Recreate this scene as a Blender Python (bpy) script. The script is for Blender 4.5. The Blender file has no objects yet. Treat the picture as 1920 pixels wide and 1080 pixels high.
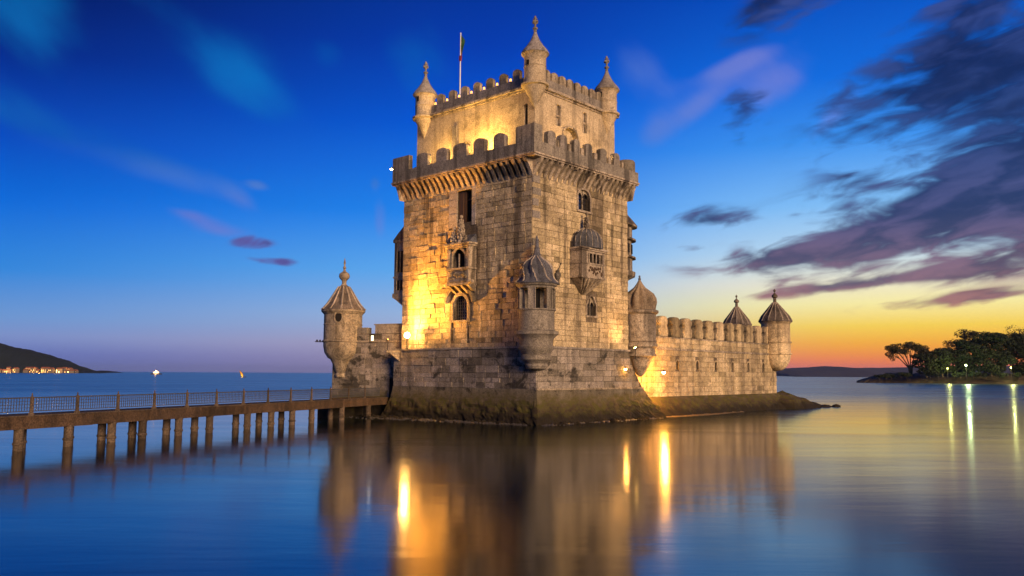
import bpy, math, random
from mathutils import Matrix, Vector
R = math.radians
rnd = random.Random(7)
S = bpy.context.scene
COL = S.collection

# ------------------------------------------------------------------ camera
cam = bpy.data.cameras.new('camera')
cam.sensor_width = 36.0
cam.lens = 36.0 * 1560 / 1920
cam.clip_start = 0.1
cam.clip_end = 60000
camo = bpy.data.objects.new('camera', cam)
COL.objects.link(camo)
_p, _r = math.atan(161 / 1560), R(.35)
_f = Vector((0, math.cos(_p), math.sin(_p)))
_u = Vector((0, -math.sin(_p), math.cos(_p)))
_x = Vector((1, 0, 0))
_ri = _x * math.cos(_r) + _u * math.sin(_r)
_up = -_x * math.sin(_r) + _u * math.cos(_r)
_m = Matrix((_ri, _up, -_f)).transposed().to_4x4()
_m.translation = Vector((0, 0, 3.7))
camo.matrix_world = _m
S.camera = camo
S.view_settings.view_transform = 'Standard'
S.view_settings.look = 'None'
S.view_settings.exposure = 0
S.view_settings.gamma = 1
S.view_settings.use_curve_mapping = False
S.cycles.max_bounces = 6
S.cycles.diffuse_bounces = 2
S.cycles.glossy_bounces = 3
S.cycles.volume_bounces = 0
S.cycles.sample_clamp_indirect = 6
S.cycles.caustics_reflective = False
S.cycles.caustics_refractive = False


def lin(c):
    out = []
    for v in c:
        v = v / 255
        out.append(v / 12.92 if v <= .04045 else ((v + .055) / 1.055) ** 2.4)
    return out + [1.0]


# ------------------------------------------------------------------ node helper
class NT:
    def __init__(s, tree):
        s.t = tree; s.n = tree.nodes; s.l = tree.links

    def new(s, kind, **kw):
        n = s.n.new(kind)
        for k, v in kw.items():
            setattr(n, k, v)
        return n

    def put(s, sock, v):
        if v is None:
            return
        if hasattr(v, 'is_linked') or hasattr(v, 'links'):
            s.l.new(v, sock)
        else:
            sock.default_value = v

    def math(s, op, a, b=None, c=None, clamp=False):
        n = s.new('ShaderNodeMath', operation=op, use_clamp=clamp)
        s.put(n.inputs[0], a); s.put(n.inputs[1], b); s.put(n.inputs[2], c)
        return n.outputs[0]

    def vmath(s, op, a, b=None):
        n = s.new('ShaderNodeVectorMath', operation=op)
        s.put(n.inputs[0], a); s.put(n.inputs[1], b)
        return n.outputs['Value'] if op in ('LENGTH', 'DOT_PRODUCT') else n.outputs[0]

    def mix(s, f, a, b, blend='MIX'):
        n = s.new('ShaderNodeMix', data_type='RGBA', blend_type=blend)
        s.put(n.inputs['Factor'], f); s.put(n.inputs[6], a); s.put(n.inputs[7], b)
        return n.outputs[2]

    def ramp(s, f, stops, interp='LINEAR'):
        n = s.new('ShaderNodeValToRGB')
        n.color_ramp.interpolation = interp
        e = n.color_ramp.elements
        while len(e) > 1:
            e.remove(e[-1])
        e[0].position = stops[0][0]; e[0].color = stops[0][1]
        for p, c in stops[1:]:
            k = e.new(p); k.color = c
        s.put(n.inputs[0], f)
        return n.outputs[0]

    def smooth(s, v, a, b, to0=0., to1=1.):
        n = s.new('ShaderNodeMapRange', interpolation_type='SMOOTHSTEP')
        s.put(n.inputs[0], v)
        n.inputs[1].default_value = a; n.inputs[2].default_value = b
        n.inputs[3].default_value = to0; n.inputs[4].default_value = to1
        return n.outputs[0]

    def noise(s, vec, scale, detail=3, rough=.5, dist=0.):
        n = s.new('ShaderNodeTexNoise')
        s.put(n.inputs['Vector'], vec)
        n.inputs['Scale'].default_value = scale
        n.inputs['Detail'].default_value = detail
        n.inputs['Roughness'].default_value = rough
        n.inputs['Distortion'].default_value = dist
        return n.outputs[0]

    def xyz(s, v):
        n = s.new('ShaderNodeSeparateXYZ'); s.put(n.inputs[0], v)
        return n.outputs

    def comb(s, x, y, z):
        n = s.new('ShaderNodeCombineXYZ')
        s.put(n.inputs[0], x); s.put(n.inputs[1], y); s.put(n.inputs[2], z)
        return n.outputs[0]


# ------------------------------------------------------------------ dusk sky
SUN_AZ = R(37)           # the place on the horizon where the sun went down
world = bpy.data.worlds.new('World')
S.world = world
world.use_nodes = True
W = NT(world.node_tree)
W.n.clear()
tc = W.new('ShaderNodeTexCoord')
dvec = W.vmath('NORMALIZE', tc.outputs['Generated'])
dx, dy, dz = W.xyz(dvec)
el = W.math('MULTIPLY', W.math('ARCSINE', W.math('MAXIMUM', dz, 0.)), 180 / math.pi)
az = W.math('MULTIPLY', W.math('ARCTAN2', dx, dy), 180 / math.pi)
elf = W.math('DIVIDE', el, 90.)


def skyramp(rows):
    return W.ramp(elf, [(e / 90, lin(c)) for e, c in rows], 'EASE' if False else 'LINEAR')


cool = skyramp([(0, (78, 98, 176)), (1.0, (96, 116, 190)), (2.0, (126, 148, 206)), (3.2, (108, 154, 216)), (6, (46, 136, 224)), (10, (0, 106, 220)),
                (14, (0, 72, 192)), (19, (0, 36, 132)), (25, (0, 14, 66)), (45, (0, 14, 64)), (90, (0, 10, 46))])
mid = skyramp([(0, (150, 132, 172)), (2, (176, 164, 192)), (4, (160, 186, 224)), (7, (100, 176, 244)), (11, (34, 138, 242)),
               (17, (0, 92, 220)), (22, (0, 62, 182)), (30, (0, 40, 128)), (50, (0, 24, 84)), (90, (0, 12, 54))])
warm = skyramp([(0, (226, 106, 92)), (.9, (255, 132, 62)), (2.0, (255, 176, 50)), (3.2, (255, 216, 84)), (4.6, (255, 242, 166)), (6.0, (244, 238, 210)),
                (8, (192, 222, 242)), (11, (132, 194, 250)), (15, (62, 150, 244)), (19, (14, 110, 226)), (25, (0, 74, 190)), (45, (0, 34, 104)), (90, (0, 12, 54))])
dazn = W.math('COSINE', W.math('MULTIPLY', W.math('SUBTRACT', az, math.degrees(SUN_AZ)), math.pi / 180))
# dazn: 1 towards the sunset, .99 8 deg off, .36 at the left edge of the view
w1 = W.smooth(dazn, .30, .86)
w2 = W.smooth(dazn, .78, .985)
skyc = W.mix(w2, W.mix(w1, cool, mid), warm)

# clouds: wind-drawn streaks on a flat layer overhead
inv = W.math('DIVIDE', 1., W.math('ADD', dz, .07))
qx = W.math('MULTIPLY', dx, inv); qy = W.math('MULTIPLY', dy, inv)
ca, sa = math.cos(R(24)), math.sin(R(24))
al = W.math('ADD', W.math('MULTIPLY', qx, sa), W.math('MULTIPLY', qy, ca))
ac = W.math('SUBTRACT', W.math('MULTIPLY', qx, ca), W.math('MULTIPLY', qy, sa))
cv = W.comb(W.math('MULTIPLY', al, .55), W.math('MULTIPLY', ac, 1.9), 0.)
n0 = W.noise(cv, 2.2, 6, .58, .5)


def streaks(rot, ku, kv, seed, sc, det, rough, dist):
    c, q = math.cos(R(rot)), math.sin(R(rot))
    u = W.math('ADD', W.math('MULTIPLY', az, c), W.math('MULTIPLY', el, q))
    v = W.math('SUBTRACT', W.math('MULTIPLY', el, c), W.math('MULTIPLY', az, q))
    return W.noise(W.comb(W.math('MULTIPLY', u, ku), W.math('MULTIPLY', v, kv), seed), sc, det, rough, dist)


n1 = streaks(12, .10, .30, 1.7, 1., 4, .5, .3)
n2 = streaks(9, .30, .95, 4.2, 1., 4, .5, .5)
n3 = streaks(-34, .10, .22, 8.2, 1., 4, .5, .2)
nn = W.math('ADD', W.math('MULTIPLY', n1, .54), W.math('MULTIPLY', n2, .46))


def blob(a0, e0, sa_, se_, rot, amp):
    """a patch of cloud centred at azimuth a0, elevation e0 (degrees), drawn out along rot"""
    da = W.math('SUBTRACT', az, a0); de = W.math('SUBTRACT', el, e0)
    c, s = math.cos(R(rot)), math.sin(R(rot))
    p = W.math('DIVIDE', W.math('ADD', W.math('MULTIPLY', da, c), W.math('MULTIPLY', de, s)), sa_)
    q = W.math('DIVIDE', W.math('SUBTRACT', W.math('MULTIPLY', de, c), W.math('MULTIPLY', da, s)), se_)
    r2 = W.math('ADD', W.math('MULTIPLY', p, p), W.math('MULTIPLY', q, q))
    g = W.math('EXPONENT', W.math('MULTIPLY', r2, -1.))
    return W.math('MULTIPLY', g, amp)


def blobs(lst):
    acc = None
    for b in lst:
        g = blob(*b)
        acc = g if acc is None else W.math('ADD', acc, g)
    return acc


# dark, heavy streaks towards the sunset
heavy = blobs([(26, 8.9, 9.5, 2.5, 6, .70), (18.5, 7.9, 5.5, 1.1, 2, .60), (31, 12.0, 7.5, 2.2, 14, .66), (29, 17.6, 7.5, 2.7, 14, .66), (20, 24.2, 5, 1.5, 22, .5), (30, 22.2, 4, 1.6, 20, .4),
               (13.2, 10.3, 2.3, .8, 0, .80), (40, 15, 14, 6, 10, .4), (21, 5.7, 4.0, .36, 6, .50), (29, 4.7, 6, .34, 5, .62),
               (27, 6.2, 6, .5, 6, .44), (15.9, 17.3, 1.6, 1.3, 60, .62), (12.5, 8.5, 1.2, .3, 0, .44), (-17.6, 8.5, 1.5, .5, -3, .40), (-17.6, 7.4, 1.1, .26, -3, .5), (-15.2, 7.3, 1.1, .26, -3, .5), (60, 12, 20, 6, 6, .4)])
light = blobs([(-18.0, 20.2, 3.4, 2.8, -50, .50), (-30, 14.6, 9, 1.2, -17, .40), (-22, 12.6, 4, .9, -14, .26), (-18.5, 11.5, 1.5, .7, -35, .42), (-17.4, 12.3, .8, .34, -12, .8), (-19.6, 9.2, 2.3, .6, -8, .56), (-21.5, 10.1, 1.4, .4, -10, .50),
                (13, 18.0, 3.0, .9, 36, .72), (10, 16.8, 1.4, 1.0, 50, .5), (17, 18.2, 3.0, 1.6, 35, .60), (15, 20.2, 3.2, .6, 16, .6), (9, 20, 2.2, 2.6, 60, .46), (-7, 21, 3, 2.4, -40, .4), (-24, 22.5, 10, 1.6, -30, .4), (-31, 22, 3, 3, -50, .5),
                (-9.2, 10.2, .6, 1.9, 0, .46), (-9.6, 12.8, .4, .5, 0, .5), (-40, 22, 12, 6, -20, .3), (21, 16, 3, .8, 40, .5), (-12.8, 21, 1.6, 1.2, -40, .5)])
hm = W.smooth(W.math('ADD', heavy, W.math('MULTIPLY', W.math('SUBTRACT', nn, .5), 3.9)), .02, .72)
hm = W.math('MULTIPLY', hm, W.smooth(heavy, .06, .24))
lm = W.smooth(W.math('ADD', light, W.math('MULTIPLY', W.math('SUBTRACT', n3, .5), 1.2)), .14, .85)
lm = W.math('MULTIPLY', lm, W.smooth(light, .04, .3))
hcol = W.ramp(elf, [(3 / 90, lin((132, 92, 104))), (6 / 90, lin((80, 76, 108))), (10 / 90, lin((36, 52, 100))),
                    (15 / 90, lin((24, 50, 108))), (22 / 90, lin((2, 38, 98))), (40 / 90, lin((10, 24, 60)))])
hcol2 = W.ramp(elf, [(3 / 90, lin((206, 132, 104))), (6 / 90, lin((150, 112, 130))), (10 / 90, lin((84, 84, 134))),
                     (15 / 90, lin((48, 76, 138))), (22 / 90, lin((62, 84, 156))), (40 / 90, lin((10, 30, 80)))])
hcol = W.mix(W.math('MULTIPLY', W.smooth(n2, .36, .68), .8), hcol, hcol2)
hcol = W.mix(W.smooth(dazn, .9, .6), hcol, lin((92, 88, 160)))
hcol = W.mix(W.math('MULTIPLY', W.smooth(hm, .5, 1.), W.smooth(n1, .5, .66)), hcol, W.mix(.45, hcol, lin((20, 26, 60))))
lcol = W.ramp(elf, [(6 / 90, lin((150, 112, 170))), (9 / 90, lin((140, 116, 190))), (12 / 90, lin((96, 132, 206))), (14 / 90, lin((20, 104, 176))),
                    (19 / 90, lin((10, 128, 206))), (26 / 90, lin((0, 96, 176))), (60 / 90, lin((6, 40, 100)))])
lcol = W.mix(w2, lcol, lin((140, 140, 214)))
skyc = W.mix(W.math('MULTIPLY', lm, .6), skyc, lcol)
skyc = W.mix(W.math('MULTIPLY', hm, .97), skyc, hcol)
nish = W.new('ShaderNodeTexSky', sky_type='NISHITA')
nish.sun_disc = False
nish.sun_elevation = R(-3)
nish.sun_rotation = SUN_AZ
bg0 = W.new('ShaderNodeBackground'); W.l.new(nish.outputs[0], bg0.inputs[0]); bg0.inputs[1].default_value = .012
bg1 = W.new('ShaderNodeBackground'); W.l.new(skyc, bg1.inputs[0]); bg1.inputs[1].default_value = .97
ad = W.new('ShaderNodeAddShader'); W.l.new(bg0.outputs[0], ad.inputs[0]); W.l.new(bg1.outputs[0], ad.inputs[1])
wo = W.new('ShaderNodeOutputWorld'); W.l.new(ad.outputs[0], wo.inputs[0])

# soft warm sun lamp behind the camera, added to wash the tower faces
sl = bpy.data.lights.new('wash_sun', 'SUN')
sl.energy = 4.6
sl.angle = R(22)
sl.color = (1.0, .66, .38)
slo = bpy.data.objects.new('wash_sun', sl)
COL.objects.link(slo)
slo.rotation_euler = Vector((-.50, .84, -.22)).to_track_quat('-Z', 'Y').to_euler()


# ------------------------------------------------------------------ materials
def mat(name):
    m = bpy.data.materials.new(name); m.use_nodes = True
    t = NT(m.node_tree)
    b = m.node_tree.nodes['Principled BSDF']
    return m, t, b


def stone_mat(name, light, dark, var=.22, streak=.6, wet=False, bump=.5, scale=1.0, moss=0., patch=.5):
    m, t, b = mat(name)
    geo = t.new('ShaderNodeNewGeometry')
    pos = geo.outputs['Position']
    px, py, pz = t.xyz(pos)
    base = t.noise(pos, .35 * scale, 5, .6)
    fine = t.noise(pos, 3.0 * scale, 8, .74)
    grain = t.noise(pos, 14. * scale, 4, .7)
    c = t.mix(t.smooth(base, .34, .66), light + (1,), tuple(.5 * (a + d) for a, d in zip(light, dark)) + (1,))
    c = t.mix(t.math('MULTIPLY', t.smooth(fine, .47, .62), patch), c, dark + (1,))
    # streaks of rain-washed dirt
    sv = t.comb(t.math('MULTIPLY', px, 1.), t.math('MULTIPLY', py, 1.), t.math('MULTIPLY', pz, .07))
    st = t.noise(sv, 1.1, 5, .6)
    c = t.mix(t.math('MULTIPLY', t.math('MULTIPLY', t.smooth(st, .49, .62), streak), t.smooth(pz, 4, 17, .75, 1.25)), c, tuple(d * .62 for d in dark) + (1,))
    sv3 = t.comb(t.math('MULTIPLY', px, 1.), t.math('MULTIPLY', py, 1.), t.math('MULTIPLY', pz, .12))
    st3 = t.noise(t.vmath('ADD', sv3, (31., 7., 2.)), 2.3, 4, .6)
    c = t.mix(t.math('MULTIPLY', t.smooth(st3, .56, .72), .35), c, tuple(min(1, a * 1.3) for a in light) + (1,))
    # each block has its own tone
    oi = t.new('ShaderNodeObjectInfo')
    at = t.new('ShaderNodeAttribute', attribute_name='tone')
    r = t.math('FRACT', t.math('ADD', oi.outputs['Random'], at.outputs['Fac']))
    v = t.math('ADD', 1. - var, t.math('MULTIPLY', r, 2 * var))
    v = t.math('MULTIPLY', v, t.smooth(r, .03, .09, .72, 1.))
    c = t.mix(1., c, t.comb(v, v, t.math('MULTIPLY', v, t.math('ADD', .94, t.math('MULTIPLY', r, .08)))), 'MULTIPLY')
    g2 = t.math('ADD', .45, t.math('MULTIPLY', t.smooth(grain, .3, .7), .95))
    c = t.mix(1., c, t.comb(g2, g2, g2), 'MULTIPLY')
    # black lichen blotches
    bl = t.noise(t.vmath('MULTIPLY', pos, (1., 1., 1.3)), .5 * scale, 8, .74, .4)
    c = t.mix(t.math('MULTIPLY', t.smooth(bl, .53, .62), .85 if wet else .3), c, (.022, .02, .016, 1))
    rough = .9
    if wet:
        # weed and algae of the tidal zone
        zz = t.math('ADD', pz, t.math('MULTIPLY', t.math('SUBTRACT', t.noise(pos, .8, 5, .65), .5), 1.7))
        c = t.mix(t.math('MULTIPLY', t.smooth(zz, 2.7, 1.6), .75), c, (.14, .105, .058, 1))
        gr = t.noise(t.vmath('MULTIPLY', pos, (1., 1., 2.2)), 1.6, 7, .75)
        c = t.mix(t.math('MULTIPLY', t.math('MULTIPLY', t.smooth(zz, 2.4, 1.5), t.smooth(gr, .38, .58)), .9), c, (.085, .078, .014, 1))
        c = t.mix(t.math('MULTIPLY', t.math('MULTIPLY', t.smooth(zz, 1.9, 1.0), t.smooth(gr, .58, .44)), .8), c, (.05, .032, .018, 1))
        c = t.mix(t.math('MULTIPLY', t.smooth(zz, 1.15, .3), .92), c, (.020, .015, .010, 1))
    b.inputs['Roughness'].default_value = rough
    b.inputs['Specular IOR Level'].default_value = .25
    t.l.new(c, b.inputs['Base Color'])
    h = t.math('ADD', t.math('MULTIPLY', fine, .5), t.math('MULTIPLY', grain, .3))
    bp = t.new('ShaderNodeBump'); bp.inputs['Strength'].default_value = bump; bp.inputs['Distance'].default_value = .2
    t.l.new(h, bp.inputs['Height']); t.l.new(bp.outputs[0], b.inputs['Normal'])
    return m


LIME = (.67, .525, .31); LIMED = (.16, .12, .08)
M_STONE = stone_mat('limestone', LIME, LIMED, .20, .62)
M_MORTAR = stone_mat('dark_mortar_joints', (.20, .155, .105), (.08, .06, .045), .1, .4)
M_KEEP = stone_mat('plastered_limestone', (.56, .45, .31), (.30, .235, .16), .06, .35, bump=.3, patch=.4)
M_TRIM = stone_mat('carved_limestone', (.52, .425, .31), (.17, .135, .10), .12, .8, bump=.8, patch=.8)
M_PALE = stone_mat('pale_window_stone', (.52, .45, .38), (.30, .25, .2), .12, .3)
M_GREYST = stone_mat('weathered_grey_limestone', (.34, .295, .245), (.12, .105, .09), .15, .6, bump=.6)
M_WET = stone_mat('tidal_limestone', (.34, .29, .235), (.13, .11, .09), .3, .55, wet=True)
M_WETJ = stone_mat('dark_wet_joints', (.11, .09, .07), (.05, .04, .03), .1, .4, wet=True)
M_SCARP = stone_mat('weeded_footing_stone', (.28, .24, .18), (.09, .078, .06), .2, .5, wet=True, bump=1., scale=1.9)
M_ROOF = stone_mat('dark_weathered_roof_stone', (.13, .13, .15), (.04, .042, .052), .1, .5, bump=.5)
M_RIB = stone_mat('pale_roof_rib_stone', (.50, .42, .34), (.2, .17, .14), .1, .4, bump=.4)
M_TURR = stone_mat('grey_turret_cap_stone', (.40, .36, .33), (.14, .125, .12), .1, .5, bump=.5)
M_MELON = stone_mat('brown_melon_dome_stone', (.42, .32, .22), (.16, .12, .09), .1, .4, bump=.5)
M_TILE = stone_mat('lichened_roof_stone', (.24, .19, .15), (.05, .045, .045), .1, .6, bump=.8)
M_BROWN = stone_mat('brown_stained_concrete', (.13, .08, .048), (.04, .028, .02), .15, .6, bump=.7)
M_PILE = stone_mat('concrete_pile', (.16, .115, .08), (.05, .038, .03), .15, .6, bump=.5)
M_ROCK = stone_mat('shore_rock', (.10, .085, .06), (.03, .027, .02), .3, .2, wet=True, bump=1.)


def plain(name, col, rough=.8, metal=0., nscale=2., namt=.25, spec=.3):
    m, t, b = mat(name)
    geo = t.new('ShaderNodeNewGeometry')
    n = t.noise(geo.outputs['Position'], nscale, 5, .6)
    v = t.math('ADD', 1 - namt, t.math('MULTIPLY', n, 2 * namt))
    t.l.new(t.mix(1., tuple(col) + (1,), t.comb(v, v, v), 'MULTIPLY'), b.inputs['Base Color'])
    b.inputs['Roughness'].default_value = rough; b.inputs['Metallic'].default_value = metal
    b.inputs['Specular IOR Level'].default_value = spec
    return m


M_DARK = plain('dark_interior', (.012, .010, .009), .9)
M_IRON = plain('rusted_iron', (.045, .035, .03), .7, .3)
M_GLASS = plain('old_window_glass', (.02, .022, .028), .15, spec=.6)
M_WOOD = plain('old_brown_shutter_wood', (.10, .055, .03), .7)
M_RAIL = plain('painted_railing_metal', (.09, .095, .11), .5, .4)
M_WHITE = plain('white_paint', (.75, .74, .72), .5)
M_GREEN = plain('green_flag_cloth', (.02, .075, .03), .8)
M_RED = plain('red_flag_cloth', (.22, .03, .03), .8)
M_HULL = plain('dark_hull_paint', (.04, .04, .05), .5)
M_SAIL = plain('ochre_sail_cloth', (.75, .38, .05), .7, nscale=.4, namt=.4)
M_HOUSE = plain('pale_house_render', (.16, .13, .10), .9)
M_HROOF = plain('red_roof_tiles', (.25, .09, .05), .9)
M_BARK = plain('tree_bark', (.10, .07, .045), .9)
M_LEAF = plain('dark_tree_leaves', (.022, .030, .012), .8, nscale=.25, namt=.55)
M_LEAF2 = plain('olive_tree_leaves', (.040, .036, .016), .8, nscale=.25, namt=.55)
M_LEAF3 = plain('russet_tree_leaves', (.07, .035, .016), .8, nscale=.25, namt=.5)
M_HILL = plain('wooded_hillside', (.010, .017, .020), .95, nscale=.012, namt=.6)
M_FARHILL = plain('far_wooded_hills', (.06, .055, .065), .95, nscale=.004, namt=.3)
M_LAND = plain('dark_shore_earth', (.06, .045, .028), .95, nscale=.15, namt=.6)
M_SAND = plain('wet_sand', (.22, .16, .10), .45, nscale=.8, namt=.3)


def emit(name, col, st):
    m, t, b = mat(name)
    b.inputs['Base Color'].default_value = tuple(col) + (1,)
    b.inputs['Emission Color'].default_value = tuple(col) + (1,)
    b.inputs['Emission Strength'].default_value = st
    return m


E_SOD = emit('sodium_lamp_glow', (1., .55, .12), 60)
E_SODHOT = emit('hot_sodium_lamp_glow', (1., .62, .22), 110)
E_LANT = emit('warm_lantern_glow', (1., .50, .12), 2.2)
E_GREEN = emit('mercury_lamp_glow', (.75, 1., .45), 9)
E_YEL = emit('yellow_park_lamp_glow', (1., .86, .30), 5)
E_TOWN = emit('town_window_glow', (1., .5, .14), 5)
E_TOWN2 = emit('bright_town_window_glow', (1., .62, .2), 18)
E_SHIP = emit('ship_light_glow', (1., .5, .16), 22)
E_WIN = emit('lit_small_window', (1., .8, .5), 3)


def water_mat():
    m, t, b = mat('still_river_water')
    geo = t.new('ShaderNodeNewGeometry'); pos = geo.outputs['Position']
    px, py, pz = t.xyz(pos)
    # long soft swells, lying across the view
    v1 = t.comb(t.math('MULTIPLY', px, .05), t.math('MULTIPLY', py, .22), 0.)
    s1 = t.noise(v1, 1., 4, .5, .4)
    v2 = t.comb(t.math('MULTIPLY', px, .5), t.math('MULTIPLY', py, 1.1), 0.)
    s2 = t.noise(v2, 1., 3, .5)
    # ripple patches where the current runs over the shallows
    def patch(cx, cy, rx, ry, rot):
        d = t.vmath('SUBTRACT', pos, (cx, cy, 0.))
        x, y, z = t.xyz(d)
        c, s = math.cos(rot), math.sin(rot)
        p = t.math('DIVIDE', t.math('ADD', t.math('MULTIPLY', x, c), t.math('MULTIPLY', y, s)), rx)
        q = t.math('DIVIDE', t.math('SUBTRACT', t.math('MULTIPLY', y, c), t.math('MULTIPLY', x, s)), ry)
        return t.smooth(t.math('ADD', t.math('ADD', t.math('MULTIPLY', p, p), t.math('MULTIPLY', q, q)),
                               t.math('MULTIPLY', t.math('SUBTRACT', s2, .5), .9)), 1.05, .55)
    pt = patch(-4.9, 42.5, 2.3, 6.5, 0.)
    rip = t.noise(t.comb(t.math('MULTIPLY', px, 3.2), t.math('MULTIPLY', py, 1.3), 0.), 1.3, 3, .6)
    tiny = t.noise(t.comb(t.math('MULTIPLY', px, 1.0), t.math('MULTIPLY', py, 2.4), 0.), 1.6, 2, .5)
    h = t.math('ADD', t.math('MULTIPLY', s1, .05), t.math('MULTIPLY', s2, .003))
    h = t.math('ADD', h, t.math('MULTIPLY', tiny, .003))
    h = t.math('ADD', h, t.math('MULTIPLY', t.math('MULTIPLY', pt, rip), .028))
    bp = t.new('ShaderNodeBump'); bp.inputs['Strength'].default_value = .5; bp.inputs['Distance'].default_value = 1.
    t.l.new(h, bp.inputs['Height'])
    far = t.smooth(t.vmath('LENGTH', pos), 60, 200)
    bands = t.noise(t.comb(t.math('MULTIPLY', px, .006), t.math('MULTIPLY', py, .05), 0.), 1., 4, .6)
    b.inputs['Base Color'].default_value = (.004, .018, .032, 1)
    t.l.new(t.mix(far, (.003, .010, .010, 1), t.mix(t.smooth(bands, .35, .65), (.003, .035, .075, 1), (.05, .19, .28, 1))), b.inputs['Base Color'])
    rr = t.math('ADD', t.math('MULTIPLY', t.math('ADD', .065, t.math('MULTIPLY', s1, .12)), t.smooth(pt, 0., 1., 1., .8)), t.math('MULTIPLY', far, .16))
    t.l.new(rr, b.inputs['Roughness'])
    b.inputs['IOR'].default_value = 1.65
    t.l.new(bp.outputs[0], b.inputs['Normal'])
    return m


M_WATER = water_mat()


# ------------------------------------------------------------------ mesh helper
class MB:
    def __init__(s, M=None):
        s.v = []; s.f = []; s.M = M or Matrix.Identity(4); s.mi = []; s.tone = []; s.m = 0; s.t = 0.

    def add(s, vs, fs):
        o = len(s.v)
        s.v += [s.M @ Vector(v) for v in vs]
        s.f += [tuple(i + o for i in f) for f in fs]
        s.mi += [s.m] * len(fs); s.tone += [s.t] * len(fs)

    def box(s, x0, x1, y0, y1, z0, z1, tx=0., ty=0.):
        """tx, ty: how much the top is drawn in on each side"""
        s.add([(x0, y0, z0), (x1, y0, z0), (x1, y1, z0), (x0, y1, z0),
               (x0 + tx, y0 + ty, z1), (x1 - tx, y0 + ty, z1), (x1 - tx, y1 - ty, z1), (x0 + tx, y1 - ty, z1)],
              [(0, 3, 2, 1), (4, 5, 6, 7), (0, 1, 5, 4), (1, 2, 6, 5), (2, 3, 7, 6), (3, 0, 4, 7)])

    def prism_y(s, poly, y0, y1):
        n = len(poly)
        vs = [(x, y0, z) for x, z in poly] + [(x, y1, z) for x, z in poly]
        s.add(vs, [tuple(range(n)), tuple(range(2 * n - 1, n - 1, -1))] + [(i, i + n, (i + 1) % n + n, (i + 1) % n) for i in range(n)])

    def prism_x(s, poly, x0, x1):
        n = len(poly)
        vs = [(x0, y, z) for y, z in poly] + [(x1, y, z) for y, z in poly]
        s.add(vs, [tuple(range(n - 1, -1, -1)), tuple(range(n, 2 * n))] + [(i, (i + 1) % n, (i + 1) % n + n, i + n) for i in range(n)])

    def prism_z(s, poly, z0, z1):
        n = len(poly)
        vs = [(x, y, z0) for x, y in poly] + [(x, y, z1) for x, y in poly]
        s.add(vs, [tuple(range(n - 1, -1, -1)), tuple(range(n, 2 * n))] + [(i, (i + 1) % n, (i + 1) % n + n, i + n) for i in range(n)])

    def lathe(s, prof, n=28, c=(0, 0), lobes=0, amp=None, twist=0., a0=0., a1=2 * math.pi):
        full = abs(a1 - a0 - 2 * math.pi) < 1e-6
        k = n if full else n + 1
        vs = []
        for j, (r, z) in enumerate(prof):
            a_ = amp[j] if amp else 0
            for i in range(k):
                th = a0 + (a1 - a0) * i / n
                rr = r * (1 + a_ * (abs(math.cos(lobes * (th + twist * z) / 2)) * 2 - 1)) if lobes else r
                vs.append((c[0] + rr * math.cos(th), c[1] + rr * math.sin(th), z))
        fs = []
        for j in range(len(prof) - 1):
            for i in range(n):
                b = (i + 1) % k
                fs.append((j * k + i, j * k + b, (j + 1) * k + b, (j + 1) * k + i))
        if full:
            fs.append(tuple(range(k - 1, -1, -1)))
            fs.append(tuple((len(prof) - 1) * k + i for i in range(k)))
        s.add(vs, fs)

    def ribs(s, prof, n, c, r, a0=0., twist=0., nn=5):
        for i in range(n):
            pts = [(c[0] + q * math.cos(a0 + 2 * math.pi * i / n - twist * z), c[1] + q * math.sin(a0 + 2 * math.pi * i / n - twist * z), z + .02) for q, z in prof]
            s.tube(pts, r, r * .6, nn)

    def tube(s, pts, r0, r1=None, n=7):
        r1 = r0 if r1 is None else r1
        pts = [Vector(p) for p in pts]; vs = []; m = len(pts)
        for j, p in enumerate(pts):
            d = (pts[min(j + 1, m - 1)] - pts[max(j - 1, 0)]).normalized()
            a = d.cross(Vector((0, 0, 1)) if abs(d.z) < .9 else Vector((1, 0, 0))).normalized(); b = d.cross(a)
            r = r0 + (r1 - r0) * j / (m - 1)
            for i in range(n):
                th = 2 * math.pi * i / n
                vs.append(p + a * r * math.cos(th) + b * r * math.sin(th))
        fs = [(j * n + i, j * n + (i + 1) % n, (j + 1) * n + (i + 1) % n, (j + 1) * n + i) for j in range(m - 1) for i in range(n)]
        fs += [tuple(range(n - 1, -1, -1)), tuple((m - 1) * n + i for i in range(n))]
        s.add(vs, fs)

    def ball(s, c, r, sz=1., n=10):
        prof = [(max(.001, r * math.sin(math.pi * j / 6)), c[2] - r * sz * math.cos(math.pi * j / 6)) for j in range(7)]
        s.lathe(prof, n, (c[0], c[1]))

    def mesh(s, name, mats, smooth=False):
        me = bpy.data.meshes.new(name)
        me.from_pydata([tuple(v) for v in s.v], [], s.f)
        for m in (mats if isinstance(mats, (list, tuple)) else [mats]):
            me.materials.append(m)
        if any(s.mi):
            me.polygons.foreach_set('material_index', s.mi)
        if any(s.tone):
            a = me.attributes.new('tone', 'FLOAT', 'FACE'); a.data.foreach_set('value', s.tone)
        if smooth:
            me.shade_smooth()
            me.set_sharp_from_angle(angle=R(38))
        me.update()
        return me

    def build(s, name, mats, parent=None, smooth=False, **props):
        o = bpy.data.objects.new(name, s.mesh(name, mats, smooth))
        COL.objects.link(o)
        if parent is not None:
            o.parent = parent
        for k, v in props.items():
            o[k] = v
        return o


def empty(name, loc, rz, label, category, group=None):
    o = bpy.data.objects.new(name, None)
    COL.objects.link(o)
    o.location = loc; o.rotation_euler = (0, 0, rz)
    o.empty_display_size = .5
    o['label'] = label; o['category'] = category
    if group:
        o['group'] = group
    return o


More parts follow.
